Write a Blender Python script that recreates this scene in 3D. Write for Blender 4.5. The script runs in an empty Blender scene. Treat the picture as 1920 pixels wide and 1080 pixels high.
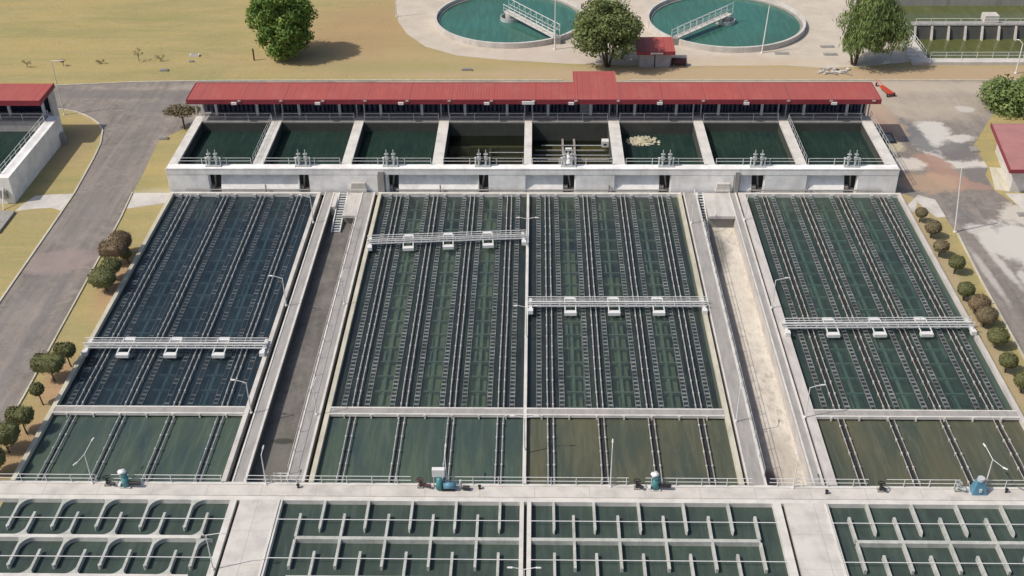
import bpy, math, random
import numpy as np
from mathutils import Vector, Matrix

C = bpy.context.scene.collection
scn = bpy.context.scene
R = math.radians
random.seed(7)
rng = np.random.default_rng(11)

# ------------------------------------------------------------------ camera
CAMH = 67.0
def make_camera():
    p, yaw, roll = 0.5805678, 0.0239306, -0.0100531
    cp, sp = math.cos(p), math.sin(p)
    fwd, up, rt = Vector((0, cp, -sp)), Vector((0, sp, cp)), Vector((1, 0, 0))
    Z = Matrix.Rotation(yaw, 3, 'Z')
    fwd, up, rt = Z @ fwd, Z @ up, Z @ rt
    c, s = math.cos(roll), math.sin(roll)
    rt, up = c * rt + s * up, -s * rt + c * up
    m = Matrix((( rt.x, up.x, -fwd.x, 0), (rt.y, up.y, -fwd.y, 0), (rt.z, up.z, -fwd.z, CAMH), (0, 0, 0, 1)))
    cam = bpy.data.objects.new('camera', bpy.data.cameras.new('camera'))
    C.objects.link(cam)
    cam.matrix_world = m
    cam.data.sensor_width = 36.0
    cam.data.lens = 36.0 * 2150.0 / 1920.0
    cam.data.clip_start = 1.0
    cam.data.clip_end = 3000.0
    scn.camera = cam
make_camera()

# ------------------------------------------------------------------ light
SUN_EL, SUN_AZ = R(51), R(18)          # azimuth: shadows fall to +X and a little to +Y
w = bpy.data.worlds.new('World'); scn.world = w; w.use_nodes = True
nt = w.node_tree; bg = nt.nodes['Background']
sky = nt.nodes.new('ShaderNodeTexSky'); sky.sky_type = 'NISHITA'; sky.sun_disc = False
sky.sun_elevation = SUN_EL; sky.sun_rotation = R(270) - SUN_AZ
sky.air_density = 1.0; sky.dust_density = 3.0; sky.ozone_density = 1.0
nt.links.new(sky.outputs[0], bg.inputs[0]); bg.inputs[1].default_value = 0.108
sl = bpy.data.lights.new('sun', 'SUN'); sl.energy = 3.35; sl.angle = R(0.55); sl.color = (1.0, 0.925, 0.82)
so = bpy.data.objects.new('sun', sl); C.objects.link(so)
d = Vector((math.cos(SUN_EL) * math.cos(SUN_AZ), math.cos(SUN_EL) * math.sin(SUN_AZ), -math.sin(SUN_EL)))
so.rotation_euler = d.to_track_quat('-Z', 'Y').to_euler()
so.location = (-60, 60, 90)
scn.view_settings.view_transform = 'Standard'; scn.view_settings.look = 'None'
scn.view_settings.exposure = 0.0; scn.view_settings.gamma = 1.0
scn.cycles.max_bounces = 6; scn.cycles.transparent_max_bounces = 8

# ------------------------------------------------------------------ materials
MATS = {}
def newmat(name):
    m = bpy.data.materials.new(name); m.use_nodes = True
    return m, m.node_tree, m.node_tree.nodes['Principled BSDF']

def noise(nt, scale, detail=4, rough=0.55, stretch=None, dist=0.0, seed=0.0):
    geo = nt.nodes.new('ShaderNodeNewGeometry')
    mp = nt.nodes.new('ShaderNodeMapping')
    nt.links.new(geo.outputs['Position'], mp.inputs['Vector'])
    mp.inputs['Location'].default_value = (seed, seed * .7, seed * .3)
    if stretch: mp.inputs['Scale'].default_value = stretch
    n = nt.nodes.new('ShaderNodeTexNoise')
    n.inputs['Scale'].default_value = scale; n.inputs['Detail'].default_value = detail
    n.inputs['Roughness'].default_value = rough; n.inputs['Distortion'].default_value = dist
    nt.links.new(mp.outputs[0], n.inputs['Vector'])
    return n.outputs['Fac']

def ramp(nt, fac, lo, hi):
    r = nt.nodes.new('ShaderNodeMapRange'); r.inputs[1].default_value = lo; r.inputs[2].default_value = hi
    nt.links.new(fac, r.inputs[0]); return r.outputs[0]

def mixc(nt, fac, a, b, mode='MIX'):
    m = nt.nodes.new('ShaderNodeMix'); m.data_type = 'RGBA'; m.blend_type = mode
    def put(sock, v):
        if isinstance(v, (tuple, list)): sock.default_value = (*v[:3], 1)
        elif isinstance(v, (int, float)): sock.default_value = v
        else: nt.links.new(v, sock)
    if isinstance(fac, (int, float)): m.inputs[0].default_value = fac
    else: nt.links.new(fac, m.inputs[0])
    put(m.inputs[6], a); put(m.inputs[7], b)
    return m.outputs[2]

def mul(nt, a, b):
    m = nt.nodes.new('ShaderNodeMath'); m.operation = 'MULTIPLY'
    for i, v in enumerate((a, b)):
        if isinstance(v, (int, float)): m.inputs[i].default_value = v
        else: nt.links.new(v, m.inputs[i])
    return m.outputs[0]

def blob(nt, cx, cy, rx, ry, rot=0.0, soft=0.35, warp=0.5, wscale=0.35, seed=0.0):
    """mask of an irregular stain lying at a place of the ground"""
    geo = nt.nodes.new('ShaderNodeNewGeometry')
    n = nt.nodes.new('ShaderNodeTexNoise'); n.inputs['Scale'].default_value = wscale; n.inputs['Detail'].default_value = 9; n.inputs['Roughness'].default_value = .68
    mp0 = nt.nodes.new('ShaderNodeMapping'); mp0.inputs['Location'].default_value = (seed, seed, 0)
    nt.links.new(geo.outputs['Position'], mp0.inputs[0]); nt.links.new(mp0.outputs[0], n.inputs['Vector'])
    mp = nt.nodes.new('ShaderNodeMapping'); mp.vector_type = 'TEXTURE'
    mp.inputs['Location'].default_value = (cx, cy, -0.5); mp.inputs['Rotation'].default_value = (0, 0, rot)
    mp.inputs['Scale'].default_value = (rx, ry, 50)
    nt.links.new(geo.outputs['Position'], mp.inputs[0])
    ln = nt.nodes.new('ShaderNodeVectorMath'); ln.operation = 'LENGTH'; nt.links.new(mp.outputs[0], ln.inputs[0])
    ad = nt.nodes.new('ShaderNodeMath'); ad.operation = 'MULTIPLY_ADD'
    nt.links.new(n.outputs['Fac'], ad.inputs[0]); ad.inputs[1].default_value = warp * 2; nt.links.new(ln.outputs['Value'], ad.inputs[2])
    r = nt.nodes.new('ShaderNodeMapRange'); r.inputs[1].default_value = 1 + warp + soft / 2; r.inputs[2].default_value = 1 + warp - soft / 2
    nt.links.new(ad.outputs[0], r.inputs[0]); return r.outputs[0]

def bump(nt, bsdf, fac, strength=0.3, dist=0.05):
    b = nt.nodes.new('ShaderNodeBump'); b.inputs['Strength'].default_value = strength; b.inputs['Distance'].default_value = dist
    nt.links.new(fac, b.inputs['Height']); nt.links.new(b.outputs[0], bsdf.inputs['Normal'])

def joints(nt, axis, spacing, width):
    geo = nt.nodes.new('ShaderNodeNewGeometry'); sp = nt.nodes.new('ShaderNodeSeparateXYZ'); nt.links.new(geo.outputs['Position'], sp.inputs[0])
    a = nt.nodes.new('ShaderNodeMath'); a.operation = 'MULTIPLY'; nt.links.new(sp.outputs[axis], a.inputs[0]); a.inputs[1].default_value = 1 / spacing
    f = nt.nodes.new('ShaderNodeMath'); f.operation = 'FRACT'; nt.links.new(a.outputs[0], f.inputs[0])
    l = nt.nodes.new('ShaderNodeMath'); l.operation = 'LESS_THAN'; nt.links.new(f.outputs[0], l.inputs[0]); l.inputs[1].default_value = width / spacing
    return l.outputs[0]

def concrete(name, col, dirt=(0.22, 0.19, 0.16), amt=0.45, scale=0.6, rough=0.9, stretch=None, seed=0.0, joint=0, streak=0):
    m, nt, b = newmat(name)
    c = mixc(nt, ramp(nt, noise(nt, scale, 6, .65, stretch, seed=seed), .42, .72), col, tuple(x * .72 for x in col))
    big = ramp(nt, noise(nt, scale * .25, 5, .7, stretch, 0.4, seed + 9), .5, .8)
    c = mixc(nt, mul(nt, big, amt), c, dirt)
    fine = noise(nt, 9.0, 4, .7, seed=seed)
    c = mixc(nt, mul(nt, ramp(nt, fine, .52, .75), amt * .55), c, dirt)
    if streak:
        c = mixc(nt, mul(nt, ramp(nt, noise(nt, 1.0, 5, .7, (2.6, 2.6, .22), 0, seed + 4), .5, .74), streak), c, dirt)
        c = mixc(nt, mul(nt, ramp(nt, noise(nt, .8, 4, .7, (1.8, 1.8, .15), 0, seed + 14), .62, .78), streak), c, (.24, .15, .09))
    if joint:
        c = mixc(nt, mul(nt, joints(nt, 0, joint, .07), .45), c, dirt); c = mixc(nt, mul(nt, joints(nt, 1, joint * .8, .07), .35), c, dirt)
    nt.links.new(c, b.inputs['Base Color']); b.inputs['Roughness'].default_value = rough
    bump(nt, b, fine, .25, .02)
    MATS[name] = m; return m

def plain(name, col, rough=0.5, metal=0.0, var=0.15, scale=2.0):
    m, nt, b = newmat(name)
    c = mixc(nt, ramp(nt, noise(nt, scale, 4), .3, .75), col, tuple(x * (1 - var * 2) for x in col))
    nt.links.new(c, b.inputs['Base Color']); b.inputs['Roughness'].default_value = rough; b.inputs['Metallic'].default_value = metal
    MATS[name] = m; return m

def water_mat(name, murk, opacity=0.8, rough=0.05, wave=0.25, var=None, vscale=0.25, stretch=None, tint=(.35, .5, .45)):
    """murky water: scattering body, some view of what is under it, mirror by fresnel"""
    m, nt, b = newmat(name); nt.nodes.remove(b)
    out = nt.nodes['Material Output']
    col = mixc(nt, ramp(nt, noise(nt, vscale, 5, .6, stretch, 0.6), .35, .68), murk, var or tuple(x * .7 for x in murk))
    stk = ramp(nt, noise(nt, .7, 6, .7, (2.2, .22, 1), .8, 21.), .46, .70)
    col = mixc(nt, mul(nt, stk, .35), col, tuple(min(1, x * 1.75 + .012) for x in murk))
    scm = ramp(nt, noise(nt, 1.6, 8, .8, None, 1.2, 5.), .60, .72)
    col = mixc(nt, mul(nt, scm, .30), col, tuple(min(1, x * 2.3 + .02) for x in murk))
    dif = nt.nodes.new('ShaderNodeBsdfDiffuse'); nt.links.new(col, dif.inputs[0])
    tr = nt.nodes.new('ShaderNodeBsdfTransparent'); tr.inputs[0].default_value = (*tint, 1)
    mx = nt.nodes.new('ShaderNodeMixShader'); mx.inputs[0].default_value = opacity
    nt.links.new(tr.outputs[0], mx.inputs[1]); nt.links.new(dif.outputs[0], mx.inputs[2])
    gl = nt.nodes.new('ShaderNodeBsdfGlossy'); gl.inputs['Roughness'].default_value = rough
    fr = nt.nodes.new('ShaderNodeFresnel'); fr.inputs[0].default_value = 1.33
    bp = nt.nodes.new('ShaderNodeBump'); bp.inputs['Strength'].default_value = wave; bp.inputs['Distance'].default_value = .12
    nt.links.new(noise(nt, 1.3, 6, .62, (1, 1.7, 1), .6), bp.inputs['Height'])
    nt.links.new(bp.outputs[0], gl.inputs['Normal']); nt.links.new(bp.outputs[0], fr.inputs['Normal'])
    m2 = nt.nodes.new('ShaderNodeMixShader'); nt.links.new(fr.outputs[0], m2.inputs[0])
    nt.links.new(mx.outputs[0], m2.inputs[1]); nt.links.new(gl.outputs[0], m2.inputs[2])
    nt.links.new(m2.outputs[0], out.inputs[0])
    MATS[name] = m; return m

def leaf_mat(name, a, b_, brown=None):
    m, nt, b = newmat(name)
    geo = nt.nodes.new('ShaderNodeNewGeometry')
    c = mixc(nt, geo.outputs['Random Per Island'], a, b_)
    n = ramp(nt, noise(nt, .55, 3, .6), .38, .62)
    c = mixc(nt, mul(nt, n, .55), c, brown or tuple(x * .5 for x in a))
    nt.links.new(c, b.inputs['Base Color']); b.inputs['Roughness'].default_value = .6
    b.inputs['Specular IOR Level'].default_value = .25
    tl = nt.nodes.new('ShaderNodeBsdfTranslucent'); nt.links.new(c, tl.inputs[0])
    mx = nt.nodes.new('ShaderNodeMixShader'); mx.inputs[0].default_value = .14
    out = nt.nodes['Material Output']
    nt.links.new(b.outputs[0], mx.inputs[1]); nt.links.new(tl.outputs[0], mx.inputs[2]); nt.links.new(mx.outputs[0], out.inputs[0])
    MATS[name] = m; return m

concrete('conc_white', (.60, .57, .53), (.31, .28, .25), .50, .5, joint=4.6)
concrete('conc_paint', (.66, .64, .60), (.42, .38, .33), .30, .6)
concrete('conc_bright', (.90, .89, .87), (.52, .47, .42), .35, .6, streak=.28)
concrete('basin_algae_shade', (.055, .060, .052), (.03, .035, .03), .5, .7)  # near-black for basin walls: algae and dirt with shade painted in
concrete('conc_walk', (.36, .345, .33), (.24, .22, .21), .5, .8, stretch=(2.5, .5, 1))
concrete('conc_cream', (.56, .53, .43), (.34, .30, .22), .5, .7, stretch=(2, .6, 1))
concrete('conc_pink', (.56, .53, .50), (.36, .31, .29), .45, .7, stretch=(2, .6, 1))
concrete('conc_grey', (.30, .29, .27), (.16, .15, .14), .5, .6)
concrete('conc_stained', (.33, .32, .30), (.14, .12, .10), .7, .9, stretch=(3, 3, .4))
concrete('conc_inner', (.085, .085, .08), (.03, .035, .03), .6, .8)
concrete('conc_baffle', (.50, .51, .475), (.20, .22, .19), .6, 1.2, streak=.4)
concrete('floor_dark', (.085, .078, .072), (.045, .04, .038), .8, .45, stretch=(1, .5, 1))
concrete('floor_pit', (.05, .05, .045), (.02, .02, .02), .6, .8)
plain('paint_white', (.74, .74, .73), .45, 0, .05)
plain('galv', (.50, .52, .52), .45, .1, .1)
plain('pipe_pale', (.46, .475, .46), .55, 0, .18, 3)
plain('collar_pale', (.60, .61, .59), .6, 0, .3, 2)
plain('pipe_brown', (.50, .44, .40), .6, 0, .3, 1.5)
plain('pipe_blue', (.42, .455, .475), .6, 0, .25, 1.5)
plain('pipe_collar', (.55, .57, .56), .5, 0, .1)
plain('launder_grey', (.245, .265, .26), .7, 0, .38, .9)
plain('launder_dull', (.12, .135, .145), .7, 0, .35, .9)
plain('plate_pale', (.42, .46, .50), .8, 0, .35, .7)
plain('launder_dark', (.024, .030, .034), .8, 0, .2)
plain('frame_green', (.36, .44, .40), .8, 0, .25, .8)
plain('sludge', (.33, .37, .24), .95, 0, .25, .25)
plain('dark_metal', (.03, .03, .032), .5, .2)
plain('maroon', (.085, .03, .03), .6)
plain('teal_paint', (.07, .27, .29), .4, 0, .12)
plain('blue_paint', (.10, .25, .36), .45, 0, .12)
plain('red_paint', (.55, .07, .04), .4, 0, .12)
plain('glass_dark', (.02, .025, .05), .12, 0, .2)
plain('blind', (.10, .10, .16), .6, 0, .4, 1.2)
plain('door_grey', (.38, .38, .40), .5)
plain('trunk', (.09, .065, .045), .9, 0, .3, 3)
plain('box_concrete', (.30, .28, .25), .9, 0, .2)
plain('foam_cream', (.62, .58, .42), .9, 0, .25, 1.2)
leaf_mat('leaf_bright', (.14, .24, .045), (.22, .31, .07), (.06, .12, .03))
leaf_mat('leaf_dark', (.04, .06, .028), (.06, .08, .038), (.025, .04, .02))
leaf_mat('leaf_olive', (.17, .22, .07), (.25, .29, .11), (.08, .11, .045))
leaf_mat('leaf_willow', (.17, .24, .08), (.27, .33, .12), (.09, .14, .05))
leaf_mat('leaf_topiary', (.15, .16, .065), (.20, .20, .09), (.11, .115, .05))
leaf_mat('leaf_dusty', (.20, .165, .095), (.25, .205, .125), (.145, .12, .075))
leaf_mat('leaf_brown', (.21, .155, .09), (.26, .19, .115), (.15, .11, .07))
leaf_mat('leaf_dry', (.22, .18, .10), (.30, .25, .14), (.16, .12, .07))

# red roofing sheet with ribs
m, nt, b = newmat('roof_red')
c = mixc(nt, ramp(nt, noise(nt, .25, 4, .6, (1, .3, 1)), .35, .7), (.40, .083, .068), (.35, .088, .078))
c = mixc(nt, mul(nt, ramp(nt, noise(nt, 1.2, 6, .75, (1.6, .35, 1)), .48, .74), .45), c, (.30, .085, .075))
c = mixc(nt, mul(nt, ramp(nt, noise(nt, .35, 5, .7, (1, .6, 1), 0, 7.), .5, .7), .35), c, (.46, .17, .13))
c = mixc(nt, mul(nt, joints(nt, 0, 1.02, .09), .38), c, (.24, .05, .05)); c = mixc(nt, mul(nt, joints(nt, 0, 5.45, .12), .5), c, (.20, .05, .05))
nt.links.new(c, b.inputs['Base Color']); b.inputs['Roughness'].default_value = .6
wv = nt.nodes.new('ShaderNodeTexWave'); wv.inputs['Scale'].default_value = .9; geo = nt.nodes.new('ShaderNodeNewGeometry')
nt.links.new(geo.outputs['Position'], wv.inputs[0]); bump(nt, b, wv.outputs['Fac'], .35, .04); MATS['roof_red'] = m
plain('fascia_red', (.27, .035, .05), .55, 0, .12)
m, nt, b = newmat('roof_dull')
c = mixc(nt, ramp(nt, noise(nt, .5, 5, .7), .35, .7), (.43, .20, .19), (.34, .16, .155))
nt.links.new(c, b.inputs['Base Color']); b.inputs['Roughness'].default_value = .75; MATS['roof_dull'] = m

# water kinds
water_mat('water_left', (.036, .058, .074), .56, var=(.020, .034, .050), tint=(.62, .76, .82))
water_mat('water_mid', (.066, .090, .080), .46, var=(.040, .054, .070), tint=(.80, .90, .80))
water_mat('water_right', (.072, .110, .090), .50, var=(.050, .076, .074), tint=(.68, .84, .76))
water_mat('water_inlet', (.082, .112, .082), .93, var=(.045, .070, .076), vscale=.22, stretch=(1.6, .35, 1))
water_mat('water_inlet_brown', (.110, .110, .072), .93, var=(.062, .082, .066), vscale=.22, stretch=(1.6, .35, 1))
water_mat('water_filter', (.024, .048, .038), .9, var=(.016, .034, .032), vscale=.2, tint=(.3, .4, .38))
water_mat('water_clear', (.012, .015, .012), .45, var=(.010, .012, .010), vscale=.3, tint=(.7, .75, .62))
water_mat('water_floc', (.060, .085, .070), .95, var=(.045, .062, .058), vscale=.3)
water_mat('water_teal', (.050, .160, .130), .97, var=(.050, .130, .095), vscale=.07, wave=.12)
water_mat('water_olive', (.115, .125, .045), .97, var=(.085, .100, .035), vscale=.12, wave=.12)

# dry lawn
m, nt, b = newmat('dry_grass')
g1 = ramp(nt, noise(nt, .10, 6, .62, (.45, 3.2, 1), .5), .40, .60)
c = mixc(nt, g1, (.43, .345, .155), (.36, .315, .145))
c = mixc(nt, mul(nt, ramp(nt, noise(nt, .35, 7, .75, (.5, 2.8, 1)), .47, .68), .6), c, (.45, .35, .21))
c = mixc(nt, mul(nt, ramp(nt, noise(nt, .06, 6, .7, (.5, 2.0, 1), 1.0, 40.), .50, .66), .55), c, (.27, .27, .115))
c = mixc(nt, mul(nt, ramp(nt, noise(nt, .5, 8, .8, (.7, 2.0, 1), .8, 60.), .60, .72), .5), c, (.26, .20, .12))
c = mixc(nt, mul(nt, ramp(nt, noise(nt, 2.5, 6, .75), .45, .8), .45), c, (.22, .19, .09))
c = mixc(nt, mul(nt, ramp(nt, noise(nt, 14.0, 3, .7), .5, .8), .35), c, (.18, .15, .075))
for i, (x, y, rx, ry, col, a) in enumerate([(-29, 178, 10, 14, (.40, .27, .16), .65), (-24, 166, 26, 5, (.44, .33, .19), .5), (26, 161, 42, 3.2, (.45, .34, .225), .9), (66, 161, 16, 3.4, (.43, .32, .21), .9),
        (-20, 164, 14, 2.5, (.30, .29, .13), .4), (-45.8, 86, 1.6, 4, (.42, .25, .17), .6), (-45.6, 104, 1.6, 6, (.42, .25, .17), .6), (-45.6, 77, 1.6, 4, (.42, .25, .17), .55),
        (45.6, 112, 1.6, 11, (.40, .32, .21), .7), (45.6, 92, 1.3, 14, (.42, .33, .23), .6), (46.6, 99, .8, 20, (.30, .27, .10), .5),
        (-62, 138, 2.5, 7, (.42, .30, .20), .5), (-46.8, 123, 3, 2, (.5, .46, .4), .5)]):
    c = mixc(nt, mul(nt, blob(nt, x, y, rx, ry, 0, .8, .5, .3, i * 3.1), a), c, col)
nt.links.new(c, b.inputs['Base Color']); b.inputs['Roughness'].default_value = 1.0; b.inputs['Specular IOR Level'].default_value = .1
bump(nt, b, noise(nt, 6, 5, .8), .6, .1); MATS['dry_grass'] = m

# asphalt, worn and pale
m, nt, b = newmat('asphalt')
c = mixc(nt, ramp(nt, noise(nt, .5, 6, .65, (1.6, .12, 1), .3), .38, .66), (.255, .222, .198), (.155, .138, .127))
c = mixc(nt, mul(nt, ramp(nt, noise(nt, .22, 5, .7, None, .8, 5.), .45, .7), .55), c, (.33, .29, .255))
c = mixc(nt, mul(nt, ramp(nt, noise(nt, 5, 5, .8), .48, .75), .45), c, (.11, .10, .10))
c = mixc(nt, mul(nt, ramp(nt, noise(nt, .45, 8, .78, None, 1.5, 33.), .52, .64), .45), c, (.37, .33, .29))
vo = nt.nodes.new('ShaderNodeTexVoronoi'); vo.feature = 'DISTANCE_TO_EDGE'; vo.inputs['Scale'].default_value = .21; vo.inputs['Randomness'].default_value = 1
gv = nt.nodes.new('ShaderNodeNewGeometry'); nv = nt.nodes.new('ShaderNodeTexNoise'); nv.inputs['Scale'].default_value = .5; nv.inputs['Detail'].default_value = 5
mv = nt.nodes.new('ShaderNodeVectorMath'); mv.operation = 'MULTIPLY_ADD'; nt.links.new(gv.outputs['Position'], nv.inputs[0])
nt.links.new(nv.outputs['Color'], mv.inputs[0]); mv.inputs[1].default_value = (3, 3, 0); nt.links.new(gv.outputs['Position'], mv.inputs[2]); nt.links.new(mv.outputs[0], vo.inputs['Vector'])
ck = nt.nodes.new('ShaderNodeMath'); ck.operation = 'LESS_THAN'; nt.links.new(vo.outputs['Distance'], ck.inputs[0]); ck.inputs[1].default_value = .009
c = mixc(nt, mul(nt, ck.outputs[0], .24), c, (.08, .075, .07))
WH = (.54, .515, .475); RD = (.35, .225, .175); DK = (.16, .155, .155); SD = (.50, .43, .34)
BL = [(30, 156.5, 70, 2.6, 0, SD, .7), (5, 149, 48, 5.5, 0, SD, .55), (54, 151, 12, 6, 0, SD, .45), (-62, 154, 20, 1.5, 0, (.16, .15, .145), .5), (-50, 150, 8, 2.5, .1, (.17, .16, .155), .6),
      (-53.5, 122, 1.2, 26, 0, (.19, .175, .165), .4), (-51.2, 96, .6, 22, .02, DK, .5), (-54.8, 88, .5, 20, 0, DK, .4), (-52.5, 74, 4, 10, 0, (.30, .27, .25), .5), (-53.2, 108, 3.6, 2.5, .2, (.34, .26, .24), .5),
      (53.6, 142.3, 2.2, 2.6, 0, WH, 1), (53.0, 138.0, 3.2, 2.8, .3, WH, 1), (56.2, 139.4, 2.6, 1.0, .2, WH, .9), (51.7, 134.6, 1.2, 2.2, 0, WH, .9), (54.6, 131.9, 3.8, 1.2, .1, WH, 1), (60, 148.8, 1.2, 1.0, 0, WH, .7),
      (55, 135.6, 2.6, 3.0, 0, DK, .9), (56, 128.5, 2.6, 3.0, 0, DK, .6), (50.4, 141, 1.5, 6.0, .2, (.17, .17, .175), .9),
      (47.6, 147.5, 2.0, 7.0, .2, (.40, .29, .21), .8), (47.2, 143, 1.2, 4, .2, RD, .6), (51.0, 132.6, 1.7, 2.6, .6, RD, .9), (51.6, 128.0, 2.3, 3.2, .3, RD, .9), (49, 127, 4.0, 2.6, 0, (.44, .31, .21), .7), (54, 126.2, 2.4, 1.0, -.3, RD, .7),
      (47.4, 132, 2.6, 1.6, .1, (.60, .54, .48), .9), (46.8, 138, 1.4, 3.0, .1, (.50, .44, .30), .9), (50.5, 118, 1.5, 2.2, 0, DK, .5),
      (52.4, 112.2, 1.6, 3.2, .2, WH, .95), (51.3, 115.3, 1.4, 1.6, 0, WH, .8), (55.5, 112, 3.0, 5.5, .3, WH, 1), (57.5, 119, 2.6, 2.6, 0, (.55, .51, .44), .9), (51.3, 108.0, .45, 5.0, .12, WH, .8), (53.4, 103.8, .9, 3.2, .2, WH, .8), (55.6, 104, 1.6, 6, .2, WH, .8), (49.2, 106, .4, 5.0, .05, WH, .6)]
for i, (x, y, rx, ry, ro, col, a) in enumerate(BL):
    big = rx * ry > 30
    c = mixc(nt, mul(nt, blob(nt, x, y, rx, ry, ro, .8 if big or ry / rx > 9 else .35, .8, .3 if big else .8, i * 2.3), a), c, col)
nt.links.new(c, b.inputs['Base Color']); b.inputs['Roughness'].default_value = .95
bump(nt, b, noise(nt, 8, 5, .8), .3, .03); MATS['asphalt'] = m

# light apron round the clarifiers
m, nt, b = newmat('apron')
c = mixc(nt, ramp(nt, noise(nt, .3, 6, .65), .38, .68), (.56, .50, .42), (.47, .41, .34))
c = mixc(nt, mul(nt, ramp(nt, noise(nt, 1.8, 6, .75), .48, .75), .4), c, (.36, .29, .22))
c = mixc(nt, mul(nt, blob(nt, 8, 168, 16, 4.0, 0, .8, .5, .4), .55), c, (.50, .42, .36))
c = mixc(nt, mul(nt, blob(nt, 30, 166.0, 14, 2.0, 0, .8, .5, .4, 4.), .6), c, (.50, .40, .28))
nt.links.new(c, b.inputs['Base Color']); b.inputs['Roughness'].default_value = .95
bump(nt, b, noise(nt, 6, 5, .8), .3, .03); MATS['apron'] = m

# right aisle bed: pale dry sand with stains, browner along the left edge
m, nt, b = newmat('aisle_sand')
c = mixc(nt, ramp(nt, noise(nt, .55, 6, .65, (1, .35, 1)), .38, .7), (.64, .60, .53), (.51, .465, .405))
c = mixc(nt, mul(nt, ramp(nt, noise(nt, 1.6, 6, .75, (1.2, .6, 1)), .47, .68), .75), c, (.30, .26, .22))
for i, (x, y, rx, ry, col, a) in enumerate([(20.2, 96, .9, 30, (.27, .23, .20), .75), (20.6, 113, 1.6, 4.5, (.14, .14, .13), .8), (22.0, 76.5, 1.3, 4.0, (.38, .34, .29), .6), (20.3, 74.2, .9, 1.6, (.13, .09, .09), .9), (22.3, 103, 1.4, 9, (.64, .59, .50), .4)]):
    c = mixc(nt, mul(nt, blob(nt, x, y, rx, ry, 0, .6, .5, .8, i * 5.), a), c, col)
nt.links.new(c, b.inputs['Base Color']); b.inputs['Roughness'].default_value = 1.0
bump(nt, b, noise(nt, 6, 5, .8), .4, .03); MATS['aisle_sand'] = m
# left aisle bed: wet dark silt
m, nt, b = newmat('aisle_silt')
c = mixc(nt, ramp(nt, noise(nt, .5, 6, .7, (1, .45, 1)), .36, .68), (.19, .175, .16), (.10, .092, .084))
c = mixc(nt, mul(nt, ramp(nt, noise(nt, 1.4, 7, .8), .47, .72), .6), c, (.055, .05, .046))
c = mixc(nt, mul(nt, blob(nt, -23.2, 75.8, 1.6, 4.4, 0, .8, .5, .6), .6), c, (.15, .145, .125))
c = mixc(nt, mul(nt, blob(nt, -22.6, 78.6, 1.0, .4, 0, .5, .5, .6), .8), c, (.03, .035, .02))
nt.links.new(c, b.inputs['Base Color']); b.inputs['Roughness'].default_value = .8
MATS['aisle_silt'] = m

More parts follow.
